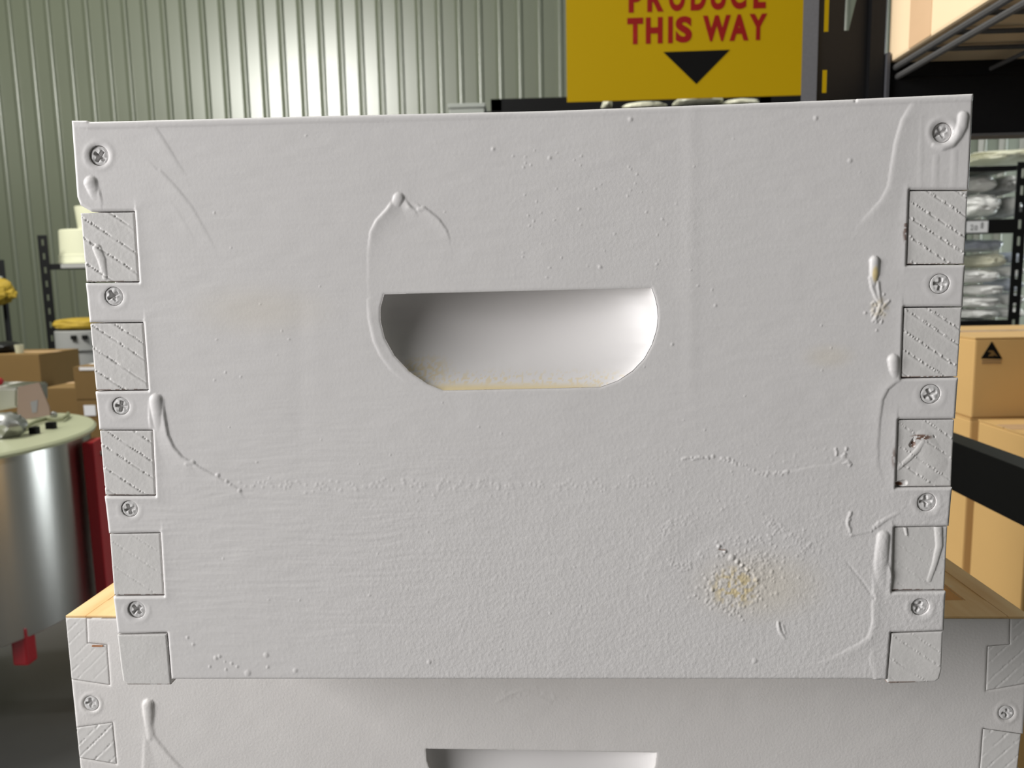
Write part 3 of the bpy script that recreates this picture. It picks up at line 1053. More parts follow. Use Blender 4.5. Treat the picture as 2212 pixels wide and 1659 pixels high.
x_l, x_r = U.loc(153, 260)[0], U.loc(2104, 202)[0]
z_t, z_b = 0.2388, -0.0014
box('side_board', x_l + .0006, x_l + .0215, .0205, .505, z_b, z_t, M_PAINT, ub, .0008)
box('side_board', x_r - .0215, x_r - .0006, .0205, .505, z_b, z_t, M_PAINT, ub, .0008)
box('back_board', x_l + .0216, x_r - .0216, .484, .505, 0, z_t, M_PAINT, ub, .0008)

# ================================================================== LOWER HIVE BOX (turned a quarter, long side to the front)
a0, a1 = atz(140, 1330, Z0 + z_b), atz(2229, 1332, Z0 + z_b)
ang = math.atan2(a1[1] - a0[1], a1[0] - a0[0])
mid = (a0 + a1) / 2
Lf = Frame((mid[0], mid[1], Z0 + z_b - .0002), ang)
lb = thing('hive_box', 'long white hive box with bare timber rim, crosswise under the upper box',
           'hive box', tuple(Lf.o), ang)
HWL = float(np.hypot(*(a1 - a0)[:2])) / 2
LFL = [[(141, 1333), (185.5, 1333), (188, 1390), (230, 1394), (236, 1479), (153.5, 1467)],
       [(161, 1573), (242, 1562), (251, 1650), (168, 1637)]]
LFR = [[(2184, 1334), (2229, 1334), (2216, 1476), (2131, 1492), (2135, 1397), (2183, 1393)],
       [(2125, 1575), (2206, 1587), (2198, 1662), (2117, 1676)]]
lx = lambda px, py: Lf.loc(px, py)
zl_bot = -0.110                                # the relief face runs below the frame; the board goes on under it
outl = [(lx(186.7, 1331)[0], -.0012), (lx(2182.5, 1332)[0], -.0012), lx(2182, 1392), lx(2134, 1396), lx(2130, 1493), (HWL, lx(2216, 1478)[1]), (HWL, lx(2206, 1586)[1]),
        lx(2124, 1574), lx(2116, 1677), (HWL, lx(2197, 1664)[1]), (HWL, zl_bot), (-HWL, zl_bot), (-HWL, lx(168, 1638)[1]), lx(252, 1651.5),
        lx(243.2, 1561), (-HWL, lx(160, 1572)[1]), (-HWL, lx(154, 1468)[1]), lx(237.5, 1480.5), lx(231.3, 1392.8), lx(189, 1388.8)]
HL = [(920, 1618), (1050, 1620), (1180, 1622), (1418, 1626)]
zt_h = lx(1169, 1622)[1]
xa, xb = lx(920, 1618)[0], lx(1418, 1626)[0]
hl = [(xa, lx(920, 1618)[1]), (xb, lx(1418, 1626)[1])]
hh_ = .036
for k in range(1, 9):
    t = k / 8 * math.pi / 2
    hl.append((xb - .030 * (1 - math.cos(t)), zt_h - hh_ * math.sin(t)))
for k in range(8, 0, -1):
    t = k / 8 * math.pi / 2
    hl.append((xa + .030 * (1 - math.cos(t)), zt_h - hh_ * math.sin(t)))
SL = [(197, 1520, 16.5, 1, .7, .5), (2174, 1540, 16.5, 0, .0, .3)]
sl_loc = []
for s in SL:
    x, z = lx(s[0], s[1])
    sl_loc.append((x, z, lx(s[0] + s[2], s[1])[0] - x))
CR = [(float(RNG.uniform(1075, 1200)), float(1500 + RNG.normal(0, 6)), float(RNG.uniform(2, 5))) for _ in range(30)]


def lower_relief(x, z):
    PX, PY = Lf.px(x, z)
    A = np.zeros(x.shape)
    rd = lambda p, r, h, pw=.5: ridge(PX, PY, A, p, r, h, pw)
    rd([(320, 1522), (321, 1545), (322, 1570), (325, 1592)], [12, 11, 8, 9], [1.4, 1.1, .6, .7])
    lip(PX, PY, A, [(328, 1560), (330, 1590), (346, 1612), (368, 1638), (396, 1668)], [.1, .5, .45, .4, .35], 1, 22, 5)
    lip(PX, PY, A, [(313, 1565), (315, 1600), (314, 1635), (312, 1668)], [.1, .4, .35, .3], -1, 18, 6)
    rd([(172, 1335), (176, 1365), (183, 1388)], [6, 6, 5], [.25, .25, .2])
    rd([(1075, 1515), (1105, 1497), (1130, 1492), (1160, 1503), (1190, 1520)], [5, 5, 5, 5, 4], [.1, .18, .18, .15, .06], 1)
    bumps(PX, PY, A, CR, 3, .12)
    for (sx, sy, sr, *_r) in SL:
        d = np.hypot(PX - sx, PY - sy) / sr
        A += .00022 * np.exp(-((d - 1.3) / .25) ** 2)
    A += .00012 * (vnoise(PX / 40, PY / 30, 71) - .5) + .00006 * np.clip(vnoise(PX / 4.5, PY / 4.5, 72) - .5, 0, 1)
    A += .0003 * (vnoise(PX / 160, PY / 120, 74) - .5)
    return A


def l_raw(x, z):
    PX, PY = Lf.px(x, z)
    n = vnoise(PX / 6, PY / 3, 66)
    return .8 * (PY < 1337) * (n > .4) * (PX < 420)


relief_panel('front_board', outl, [hl] + [circle(x, z, r) for x, z, r in sl_loc], lower_relief, 0.00068, 0.021, M_PAINT, lb,
             [(0.0012, 0.0004), (0.0008, 0.0002), (0.0012, .0003), (0.0012, .0003)], [0.015, .0045, .0045],
             {'stain': .03, 'raw': l_raw, 'peel': .8, 'brush': .0})


def scoop_l(x, z):
    u = np.clip((x - (xa + xb) / 2) / ((xb - xa) / 2), -1, 1)
    v = np.clip((zt_h - z) / hh_, 0, 1)
    return -0.0145 * (1 - np.abs(u) ** 3.5) ** .6 * (1 - v ** 1.8) ** .8


relief_panel('handhold', hl, [], scoop_l, 0.0009, 0, M_PAINT, lb, [(0, 0)], None, {'stain': 0, 'raw': 0, 'peel': .1, 'brush': 0})
for k, q in enumerate(LFL):
    relief_panel('end_grain_finger', [(max(a, -HWL), min(b, -.0012)) for a, b in Lf.poly(q)], [], grain_fn(Lf, [q[0], q[1], q[2 if k else 4], q[-1]], 90 + k, -1.0, 34, [.35, .9][k], -.0002), 0.0004, 0.021,
                 M_PAINT_END, lb, [(0.0006, 0.0002)], None, {'stain': .02, 'raw': 0, 'peel': .4, 'brush': 0})
for k, q in enumerate(LFR):
    relief_panel('end_grain_finger', [(min(a, HWL), min(b, -.0012)) for a, b in Lf.poly(q)], [],
                 grain_fn(Lf, [q[0], q[1], q[2], q[-1]] if k else [(2135, 1395), (2220, 1395), (2216, 1490), (2131, 1490)], 95 + k, -.9, 34, .5, -.0002), 0.0004, 0.021,
                 M_PAINT_END, lb, [(0.0006, 0.0002)], None, {'stain': .02, 'raw': 0, 'peel': .4, 'brush': 0})
for (px, py, r, kind, a, sink), (x, z, rl) in zip(SL, sl_loc):
    o = link('screw', SCREWS[kind], None, lb, (x, sink * .0006, z), (0, a * 2.2, 0))
    o.scale = (rl * .95, rl * .95, rl * .95)
DL = 0.355
box('lower_face', -HWL + .0004, HWL - .0004, .0004, .021, -.24, zl_bot, M_PAINT, lb)
box('side_board', -HWL + .0003, -HWL + .0213, .0208, DL, -.24, -.0012, M_PAINT, lb, .0006)
box('side_board', HWL - .0213, HWL - .0003, .0208, DL, -.24, -.0012, M_PAINT, lb, .0006)
box('back_board', -HWL + .0215, HWL - .0215, DL - .021, DL, -.24, -.0012, M_PAINT, lb, .0006)
for s in (-1, 1):
    xx = s * (HWL - .0213)
    box('inner_face', xx - .0004 if s > 0 else xx, xx if s > 0 else xx + .0004, .0215, DL - .0215, -.239, -.0012, M_TIMBER, lb)
box('inner_face', -HWL + .022, HWL - .022, .0211, .0216, -.239, -.0012, M_TIMBER, lb)
box('inner_face', -HWL + .022, HWL - .022, DL - .0216, DL - .0211, -.239, -.0012, M_TIMBER, lb)
# bare timber rim: four strips that cap the boards, with the frame-rest step at the short ends
box('timber_rim', -HWL + .0115, HWL - .0115, .0004, .0207, -.0010, 0, M_TIMBER, lb)
for s in (-1, 1):
    x0, x1 = sorted((s * (HWL - .0002), s * (HWL - .0112)))
    box('timber_rim', x0, x1, .0004, DL, -.0011, 0, M_TIMBER, lb)
    x0, x1 = sorted((s * (HWL - .0114), s * (HWL - .0212)))
    box('timber_rim', x0, x1, .0209, DL - .021, -.0011, -.0003, M_TIMBER, lb)
box('timber_rim', -HWL + .0115, HWL - .0115, DL - .02, DL, -.0011, 0, M_TIMBER, lb)
# raw chip where the joint step has opened
c0, c1 = lx(199, 1393), lx(222, 1397)
box('bare_timber_chip', c0[0], c1[0], -.0003, .001, c1[1], c0[1] - .0002, M_RUST, lb)

# bench that carries the stack, below the frame
bn = thing('workbench', 'plain timber workbench carrying the stack of hive boxes', 'bench', (0.0, 0.24, 0))
zb = Z0 + z_b - .0002 - .24
box('bench_top', -.2, .2, -.14, .17, zb - .04, zb, M_CARD_DARK, bn, .003)
for sx in (-.16, .16):
    for sy in (-.1, .13):
        box('leg', sx - .03, sx + .03, sy - .03, sy + .03, 0, zb - .04, M_CARD_DARK, bn)

# ================================================================== SIGN
YS = 1.9
sg = thing('hanging_sign', 'yellow sign board with red lettering and black arrow, behind the upper box', 'sign', (0, YS, 0))
q = [aty(*p, YS) for p in ((1222, -170), (1797, -187), (1797, 203.5), (1225, 220.5))]
xs0, xs1 = q[3][0], q[2][0]
zs0, zs1 = (q[3][2] + q[2][2]) / 2, q[0][2]
box('board', xs0, xs1, 0, .006, zs0, zs1, M_YELLOW, sg)
for xx in (xs0 + .06, xs1 - .06):
    tube('hanging_wire', [(xx, .003, zs1 - .01), (xx, .003, 6.6)], .0015, M_STEEL_R, sg, 6)


def letter(ch, bx, m, parent, yoff, bold=.05, y=YS):
    """one flat letter fitted to its box: bx = two corners in world x,z"""
    cu = bpy.data.curves.new('letter', 'FONT')
    cu.body = ch
    cu.offset = bold
    cu.extrude = 0
    o = bpy.data.objects.new('letter', cu)
    COL.objects.link(o)
    me = bpy.data.meshes.new_from_object(o.evaluated_get(bpy.context.evaluated_depsgraph_get()))
    bpy.data.objects.remove(o)
    v = np.array([p.co[:] for p in me.vertices])
    lo, hi = v.min(0), v.max(0)
    x0, x1, z0, z1 = bx
    for p in me.vertices:
        u, t = (p.co.x - lo[0]) / (hi[0] - lo[0]), (p.co.y - lo[1]) / (hi[1] - lo[1])
        p.co = (x0 + (x1 - x0) * u, yoff, z0 + (z1 - z0) * t)
    me.name = 'letter'
    return link('letter', me, m, parent)


def wbox(px0, px1, py0, py1, y):
    a, b = aty(px0, py1, y), aty(px1, py0, y)
    return a[0], b[0], a[2], b[2]


c7 = lambda x: 900 + x / 2.458
for ch, x0, x1 in (('T', 1118, 1202), ('H', 1216, 1306), ('I', 1334, 1360), ('S', 1374, 1462), ('W', 1518, 1668), ('A', 1660, 1764), ('Y', 1764, 1862)):
    px0, px1 = c7(x0), c7(x1)
    d = (px0 + px1 - c7(1118) * 2) / 2 * -.0337
    letter(ch, wbox(px0, px1, 38.5 + d, 97 + d, YS), M_RED, sg, -.0008, .05)
for ch, x0, x1 in (('P', 1125, 1198), ('R', 1224, 1312), ('O', 1338, 1426), ('D', 1454, 1538), ('U', 1559, 1643), ('C', 1664, 1752), ('E', 1786, 1856)):
    px0, px1 = c7(x0), c7(x1)
    d = (px0 + px1 - c7(1118) * 2) / 2 * -.0337
    letter(ch, wbox(px0, px1, -31 + d, 28.5 + d, YS), M_RED, sg, -.0008, .05)
tri = [aty(*p, YS) for p in ((1432.5, 112.5), (1504, 182), (1577, 107.5))]
prism('arrow', [(p[0], p[2]) for p in tri], -.0008, -.0003, M_INK, sg)


# ================================================================== NEAR RACK ON THE RIGHT
def plate(name, xs, zs, cut, y0, y1, m, parent, tweak=None, axis='y'):
    """a punched plate: cells of the x,z grid listed in `cut` are openings"""
    bm = bmesh.new()
    g = {}

    def v(i, j):
        if (i, j) not in g:
            x, z = xs[i], zs[j]
            if tweak and (i, j) in tweak:
                x, z = tweak[(i, j)]
            g[i, j] = bm.verts.new((x, y0, z))
        return g[i, j]
    for i in range(len(xs) - 1):
        for j in range(len(zs) - 1):
            if (i, j) not in cut:
                bm.faces.new((v(i, j), v(i + 1, j), v(i + 1, j + 1), v(i, j + 1)))
    r = bmesh.ops.extrude_face_region(bm, geom=bm.faces[:])
    bmesh.ops.translate(bm, verts=[e for e in r['geom'] if isinstance(e, bmesh.types.BMVert)], vec=(0, y1 - y0, 0))
    if axis == 'x':
        for e in bm.verts:
            e.co = (e.co.y, e.co.x, e.co.z)
    return from_bm(name, bm, m, parent)


YR = 0.83                                      # far end of the near rack
rk = thing('wire_shelf_rack', 'black slotted steel rack with wire decks, right of the hive boxes', 'rack', (0, 0, 0))
ax = lambda px, py=120: aty(px, py, YR)[0]
az = lambda py, px=1800: aty(px, py, YR)[2]
# far left post: punched web facing the camera, folded lips
xw = [ax(1757), ax(1778), ax(1788.5), ax(1823), ax(1852), ax(1874)]
zbig = [0.0] + sorted([az(p) for p in (-60, 68, 150, 200, 66.001)]) + [2.0]
zz = sorted(set([0.0, az(360), az(300), az(200), az(150), az(68), az(66), az(-70), az(-20), az(-120), 2.0]))
cut, tw = set(), {}
for j in range(len(zz) - 1):
    zc = (zz[j] + zz[j + 1]) / 2
    if az(200) < zc < az(150) or az(68) < zc < az(-70) or az(360) < zc < az(300):
        cut.add((1, j))
    if az(66) < zc < az(-20):
        cut.add((3, j))
jb = zz.index(az(66))
tw[(3, jb)] = (ax(1823.5, 66), az(66, 1823))
tw[(4, jb)] = (ax(1834, 66), az(66, 1834))
jt = zz.index(az(-20))
tw[(4, jt)] = (ax(1856, -20), az(-20))
for j in (zz.index(az(68)), zz.index(az(-70))):
    pass
plate('post_web', xw, zz, cut, YR, YR + .002, M_BLACK, rk, tw)
M_BLACK_LIT = simple('black_powder_coat_lit', (0.065, 0.065, 0.072), 0.5, 0, 0.2, 300, 0.25, 1500, bdist=0.0004)  # same black coat, light on lip and bracket put into the colour
prism_l = [(ax(1734), YR - .006), (ax(1765), YR - .012), (ax(1765), YR), (ax(1757), YR + .002), (ax(1734), YR + .002)]


def hprism(name, pts, z0, z1, m, parent):
    bm = bmesh.new()
    f = bm.faces.new([bm.verts.new((p[0], p[1], z0)) for p in pts])
    r = bmesh.ops.extrude_face_region(bm, geom=[f])
    bmesh.ops.translate(bm, verts=[v for v in r['geom'] if isinstance(v, bmesh.types.BMVert)], vec=(0, 0, z1 - z0))
    return from_bm(name, bm, m, parent)


hprism('post_lip', [(ax(1734.5), YR + .004), (ax(1764), YR - .004), (ax(1766), YR), (ax(1740), YR + .012)], 0, 2.0, M_BLACK_LIT, rk)
hprism('post_flange', [(ax(1873), YR), (ax(1872), YR - .012), (ax(1901), YR - .014), (ax(1911.5), YR - .002), (ax(1911.5), YR)], 0, 2.0, M_BLACK, rk)
XB = ax(1909, 150)
zbt, zbb = az(170, 2000), az(292, 2100)
box('beam_bracket', XB - .004, XB, YR - .02, YR + .02, az(330, 1905), az(122, 1905), M_BLACK_LIT, rk)
box('end_beam', XB, XB + .62, YR - .012, YR + .012, zbb, zbt, M_BLACK, rk, .002)
box('end_beam_lip', XB, XB + .62, YR - .016, YR + .014, zbb - .004, zbb - .0005, M_WIRE, rk)
box('gap_strip', XB + .004, XB + .62, YR - .0115, YR + .011, zbt + .0002, az(152, 1925) + .0071, M_BLACK, rk)  # added black strip, closes the bright gap between beam and carton
# wires of the upper deck
zwr = az(152, 1925)
xl0 = ax(1921, 150) + .002
YN = .20
tube('deck_edge_wire', [(xl0, YN, zwr), (xl0, YR - .013, zwr)], .0042, M_WIRE, rk)
tube('deck_edge_wire', [(xl0 + .004, YN, zwr - .012), (xl0 + .004, YR - .013, zwr - .012)], .0042, M_WIRE, rk)
for k in range(9):
    yy = YR - .09 - k * .068
    tube('cross_wire', [(xl0, yy, zwr + .002), (xl0 + .56, yy, zwr + .002)], .003, M_WIRE, rk)
for k in range(1, 5):
    tube('long_wire', [(xl0 + k * .13, YN, zwr - .005), (xl0 + k * .13, YR - .013, zwr - .005)], .003, M_WIRE, rk)
for k, xx in ((0, XB + .02), (1, XB + .60)):
    if k:
        box('post', xx, xx + .05, YR - .012, YR + .012, 0, 2.0, M_BLACK, rk)
    box('post', xx - .005 + .005, xx + .05, YN - .05, YN - .026, 0, 2.0, M_BLACK, rk)
box('end_beam', XB + .0, XB + .62, YN - .025, YN, zbb, zbt, M_BLACK, rk)
# lower side beam, running away beside the upper box
xs_ = XB + .004
za, zb_ = atx(2062, 955, xs_)[2], atx(2062, 1062, xs_)[2]
box('side_beam', xs_, xs_ + .03, YN - .02, YR - .014, zb_, za, M_BLACK, rk, .001)

zc = zwr + .0075


def carton(name, label, x0, x1, y0, y1, z0, z1, m, tape=M_TAPE, seam='x', group=None, flaps=True):
    c = thing(name, label, 'box', ((x0 + x1) / 2, (y0 + y1) / 2, z0), 0, group)
    hx, hy, h = (x1 - x0) / 2, (y1 - y0) / 2, z1 - z0
    box('carton_body', -hx, hx, -hy, hy, 0, h - .004, m, c, .004)
    if flaps:
        if seam == 'x':
            box('flap', -hx, hx, -hy, -.0015, h - .0038, h - .0008, m, c)
            box('flap', -hx, hx, .0015, hy, h - .0038, h - .0008, m, c)
            box('tape_strip', -hx, hx, -.025, .025, h - .0008, h - .0003, tape, c)
        else:
            box('flap', -hx, -.0015, -hy, hy, h - .0038, h - .0008, m, c)
            box('flap', .0015, hx, -hy, hy, h - .0038, h - .0008, m, c)
            box('tape_strip', -.025, .025, -hy, hy, h - .0008, h - .0003, tape, c)
    return c


xc0 = ax(1913, 128) + .001
c = carton('carton', 'pale carton with a tape strip on the top wire deck of the near rack', xc0, xc0 + .45, .22, YR - .004, zc, zc + .34, M_CARD_PALE)
t0, t1 = atx(1966, 50, xc0)[1], atx(2012, 50, xc0)[1]
cy = (.22 + YR - .004) / 2
box('side_tape', -.2257, -.2252, min(t0, t1) - cy, max(t0, t1) - cy, .002, .30, M_TAPE, c)

# ------------------------------------------------------------------ cartons stacked behind the rack
X1 = aty(2107, 730, 1.29)[0]
zt1 = aty(2150, 728, 1.29)[2]
zm = aty(2120, 903, 1.29)[2]
c = carton('carton', 'kraft carton with a black triangle logo, behind the rack beam at right', X1, X1 + .42, 1.29, 1.66, zm, zt1, M_CARD, M_TAPE, 'x')
ox, oy = X1 + .21, 1.475
P3 = [aty(*p, 1.288) for p in ((2143, 738), (2120, 774.5), (2165, 775.5))]
T = [(p[0] - ox, p[2] - zm) for p in P3]
lg = prism('triangle_logo', T, 1.2885 - oy, 1.2895 - oy, M_INK, c)
cxl, czl = sum(p[0] for p in T) / 3, sum(p[1] for p in T) / 3
wT = T[2][0] - T[1][0]
kang = [(-.16, -.17), (-.02, -.14), (.06, -.17), (.10, -.10), (.30, -.17), (.16, -.02), (.10, .08), (-.02, .14), (-.13, .13), (-.2, .06), (-.1, .05), (-.02, .0), (-.10, -.06)]
prism('logo_figure', [(cxl + a * wT, czl + b * wT - .1 * wT * 0) for a, b in kang], 1.2878 - oy, 1.2884 - oy, M_CARD_DARK, c)
for k in range(2):
    box('logo_print', T[1][0] + .002, T[2][0] - .002, 1.2885 - oy, 1.2895 - oy, T[1][1] - .0055 - k * .005, T[1][1] - .003 - k * .005, M_CREASE, c)
carton('carton', 'kraft carton directly under the triangle logo carton', X1 - .001, X1 + .42, 1.29, 1.66, .50, zm, M_CARD, M_TAPE, 'x')
carton('carton', 'bottom carton on the floor in the stack under the logo carton', X1 - .001, X1 + .42, 1.29, 1.66, 0, .4995, M_CARD, M_TAPE, 'x')
# front stack
X2 = X1 - .002
ya = atx(2113.5, 906, X2)[1]
yb_ = atx(2208, 1250, X2)[1]
zt2 = atx(2113.5, 905, X2)[2]
c = carton('carton', 'kraft carton with handle outline, in front of the triangle logo carton', X2, X2 + .40, yb_, ya, .46, zt2, M_CARD, M_TAPE, 'x')
cyy = (yb_ + ya) / 2
h0, h1 = atx(2132, 967, X2), atx(2206, 1000, X2)
ztop = h0[2] - .46
yA, yB = h0[1] - cyy, max(atx(2204, 1000, X2)[1], yb_ + .004) - cyy
box('handle_outline', -.2005, -.1998, yB, yA, ztop - .002, ztop, M_CREASE, c)
box('handle_outline', -.2005, -.1998, yA - .002, yA, ztop - .03, ztop - .002, M_CREASE, c)
box('handle_outline', -.2005, -.1998, yB, yB + .002, ztop - .03, ztop - .002, M_CREASE, c)
carton('carton', 'lower kraft carton on the floor in the front stack at right', X2, X2 + .40, yb_, ya, 0, .4595, M_CARD, M_TAPE, 'x')

# ================================================================== BAG RACK (far right)
YB = 3.8
bxp = lambda px, py=500: aty(px, py, YB)[0]
bzp = lambda py, px=2120: aty(px, py, YB)[2]


def slotted_post(name, x0, x1, y, z0, z1, parent, pitch=.075, sl=.035, depth=.04):
    zs = [z0]
    k = 0
    cuts = set()
    z = z0 + .03
    while z + sl < z1 - .01:
        zs += [z, z + sl]
        z += pitch
    zs.append(z1)
    xs = [x0, x0 + (x1 - x0) * .38, x0 + (x1 - x0) * .62, x1]
    for j in range(len(zs) - 1):
        if j % 2 == 1:
            cuts.add((1, j))
    return plate(name, xs, zs, cuts, y, y + .003, M_BLACK, parent)


br = thing('shelving_rack', 'black slotted rack holding white plastic bags, far right', 'rack', (0, 0, 0))
xr0, xr1 = bxp(2186, 550), bxp(2212, 550)
ztp = bzp(350, 2190)
slotted_post('post', xr0, xr0 + .06, YB, 0, ztp, br, .085, .045)
slotted_post('post', xr0 - 1.25, xr0 - 1.19, YB, 0, ztp, br, .085, .045)
for xx in (xr0, xr0 - 1.25):
    box('post', xx, xx + .06, YB + .55, YB + .56, 0, ztp, M_BLACK, br)
zsh = {}
for nm, pa, pb in (('m', 474, 505), ('l', 692, 720)):
    t_, b_ = bzp(pa), bzp(pb)
    zsh[nm] = t_
    box('shelf_beam', xr0 - 1.19, xr0 + .001, YB - .002, YB + .03, b_, t_, M_BLACK, br, .002)
    box('shelf_board', xr0 - 1.19, xr0, YB + .03, YB + .55, t_ - .02, t_ - .004, M_GREYBOX, br)
tt = bzp(359)
box('shelf_beam', xr0 - 1.19, xr0 + .001, YB + .004, YB + .03, tt - .025, tt, M_BLACK, br, .002)
box('shelf_board', xr0 - 1.19, xr0, YB + .03, YB + .55, tt - .02, tt - .004, M_GREYBOX, br)
# shelf label
lbx = wbox(2086, 2134, 477, 503, YB)
cardl = box('shelf_label', lbx[0], lbx[1], YB - .0045, YB - .003, lbx[2], lbx[3], M_PAPER, br)
for ch, p0, p1, q0, q1 in (('2', 2095, 2102, 485, 498), ('0', 2103.5, 2111, 487, 498), ('8', 2117, 2124, 480, 494)):
    b = wbox(p0, p1, q0, q1, YB)
    me = letter(ch, b, M_GREYPRINT, cardl, YB - .0052, .03)

BAGS = [  # px box, material, label
    ((2070, 2260, 326, 357), M_BAG_CREAM, 'long cream plastic bag draped over the top of the far right rack'),
    ((2060, 2134, 372, 421), M_BAG, 'upright white bag beside silver bags on upper shelf of far right rack'),
    ((2050, 2146, 422, 473), M_BAG, 'white bag on upper shelf, nearest the shelf label'),
    ((2136, 2184, 376, 424), M_BAG_GREY, 'upper silver bag next to the slotted post of far right rack'),
    ((2148, 2184, 425, 473), M_BAG_GREY, 'lower silver bag next to the slotted post of far right rack'),
]
SHB = [((2050, 2143, 666, 691), M_BAG, 'lowest white bag of the left pile on lower shelf'), ((2050, 2144, 639, 665), M_BAG, 'white bag second from bottom in left pile on lower shelf'),
       ((2072, 2145, 613, 638), M_BAG, 'glossy white bag third from bottom in left pile on lower shelf'),
       ((2050, 2140, 581, 612), M_BAG, 'wide white bag fourth from bottom in left pile on lower shelf'), ((2088, 2148, 547, 580), M_BAG_CREAM, 'cream bag near the top of left pile on lower shelf'),
       ((2060, 2146, 517, 546), M_BAG_BLUE, 'blue grey folded plastic on top of the left pile, lower shelf'),
       ((2149, 2184, 662, 691), M_BAG, 'lowest white bag of the right pile on lower shelf'), ((2151, 2184, 631, 661), M_BAG, 'second bag from bottom in right pile on lower shelf'),
       ((2149, 2184, 600, 630), M_BAG_BLUE, 'bluish white bag in middle of right pile on lower shelf'), ((2150, 2184, 571, 599), M_BAG, 'bright white bag second from top in right pile'),
       ((2155, 2184, 545, 570), M_BAG_BLUE, 'top bluish bag of the right pile on lower shelf')]
yb0 = YB + .22
for k, (bx, m, lab, *_r) in enumerate([(b[0], b[1], b[2]) for b in BAGS] + SHB):
    x0, x1, z0, z1 = wbox(*bx, yb0)
    fl_ = zsh['l'] if bx[1] > 0 and bx[3] > 510 else zsh['m']
    z0 = max(z0, fl_ + .001) if bx[3] > 360 else z0
    z1 = min(z1, tt - .027)if 360 < bx[3] < 475 else z1
    sz = (z1 - z0) / 2
    o, lo = blob('plastic_bag', ((x0 + x1) / 2, yb0, (z0 + z1) / 2), (x1 - x0) / 2, .17, sz, m, None, k + 1, .13, 4, 3.0)
    tag(o, lab, 'bag', 'bags on the far right rack')

# ================================================================== DARK RACK BEHIND THE SIGN
YD = 2.9
dr = thing('storage_rack', 'dark storage rack behind the upper box, only its top shelf showing under the sign', 'rack', (0, 0, 0))
x0, x1, z0, z1 = wbox(1046, 1740, 224, 262, YD)
ztd = aty(1200, 236, YD)[2]
box('shelf_beam', x0, x1, YD, YD + .03, z0, ztd, M_BLACK, dr, .002)
box('shelf_board', x0, x1, YD + .03, YD + .5, ztd - .03, ztd - .012, M_BLACK, dr)
box('top_rail', x0, aty(1760, 210, YD + .5)[0], YD + .47, YD + .5, ztd + .01, aty(1300, 212, YD + .47)[2] + .01, M_BLACK, dr)
for xx in (x0, x1 - .05):
    box('post', xx, xx + .05, YD + .002, YD + .032, 0, ztd - .005, M_BLACK, dr)
    box('post', xx, xx + .05, YD + .47, YD + .5, 0, aty(1300, 212, YD + .47)[2] + .01, M_BLACK, dr)
for k, (bx, m, lab) in enumerate((((1300, 1322, 217, 240), M_BAG_CREAM, 'small cream bag on the dark rack just left of centre under the sign'),
                                  ((1340, 1440, 222, 246), M_BAG_CREAM, 'flat cream bag on the dark rack under the left half of the sign arrow'),
                                  ((1455, 1562, 208, 232), M_BAG_CREAM, 'long cream bag on the dark rack under the sign arrow'),
                                  ((1556, 1640, 215, 238), M_BAG_CREAM, 'cream bag on the dark rack under the right side of the sign'))):
    x0, x1, z0, z1 = wbox(*bx, YD + .2)
    o, lo = blob('plastic_bag', ((x0 + x1) / 2, YD + .22, (z0 + z1) / 2), (x1 - x0) / 2, .1, (z1 - z0) / 2, m, None, k + 40, .07, 3, 2.6)
    tag(o, lab, 'bag', 'bags on the dark rack')
x0, x1, z0, z1 = wbox(972, 1046, 222, 300, 3.3)
g = thing('metal_cabinet', 'grey metal cabinet top showing left of the dark rack, against the wall ribs', 'cabinet', ((x0 + x1) / 2, 3.3, 0))
box('body', (x0 - x1) / 2, (x1 - x0) / 2, 0, .4, 0, z1 - .02, M_GREYBOX, g, .004)
box('top_cap', (x0 - x1) / 2 - .004, (x1 - x0) / 2 + .004, -.004, .404, z1 - .0195, z1, M_GREYBOX, g, .003)

# ================================================================== HONEY EXTRACTOR (left)
CX, CY, RR = -1.7677, 1.7484, .459
ZL = CAM[2] - .40
ZBt = CAM[2] - .905
ex = thing('honey_extractor', 'stainless steel honey extractor drum with cream lid and red legs, left of the hive boxes', 'extractor', (CX, CY, 0))
lathe('drum', [(0, ZBt + .02), (RR - .05, ZBt + .015), (RR - .02, ZBt), (RR - .017, ZBt + .004), (RR - .017, ZL - .012), (RR - .03, ZL - .012)], M_STEEL, ex, 96)
lathe('lid', [(0, ZL + .006), (RR - .03, ZL + .002), (RR - .006, ZL), (RR, ZL - .006), (RR - .002, ZL - .014), (RR - .016, ZL - .016)], M_LID, ex, 96)
for a in (13, 133, 253):
    t = math.radians(a)
    bm = box_bm(-.012, .020, -.04, .04, .02, ZL - .03, .005)
    lg = from_bm('leg', bm, M_REDP, ex, (math.cos(t) * (RR + .004), math.sin(t) * (RR + .004), 0), (0, 0, t))
    bm = box_bm(-.03, .05, -.065, .065, 0, .02, .004)
    from_bm('leg_foot', bm, M_REDP, lg)
    bm = bmesh.new()
    bmesh.ops.create_uvsphere(bm, u_segments=12, v_segments=8, radius=.008)
    from_bm('bolt', bm, M_STEEL_R, lg, (.020, .014, ZL - .075), smooth=True)
ft = atz(34, 1400, ZBt - .02)
box('leg_stub', ft[0] - CX - .02, ft[0] - CX + .022, ft[1] - CY + .01, ft[1] - CY + .05, ZBt - .075, ZBt + .03, M_REDP, ex, .006)  # lower end of a red leg showing under the drum
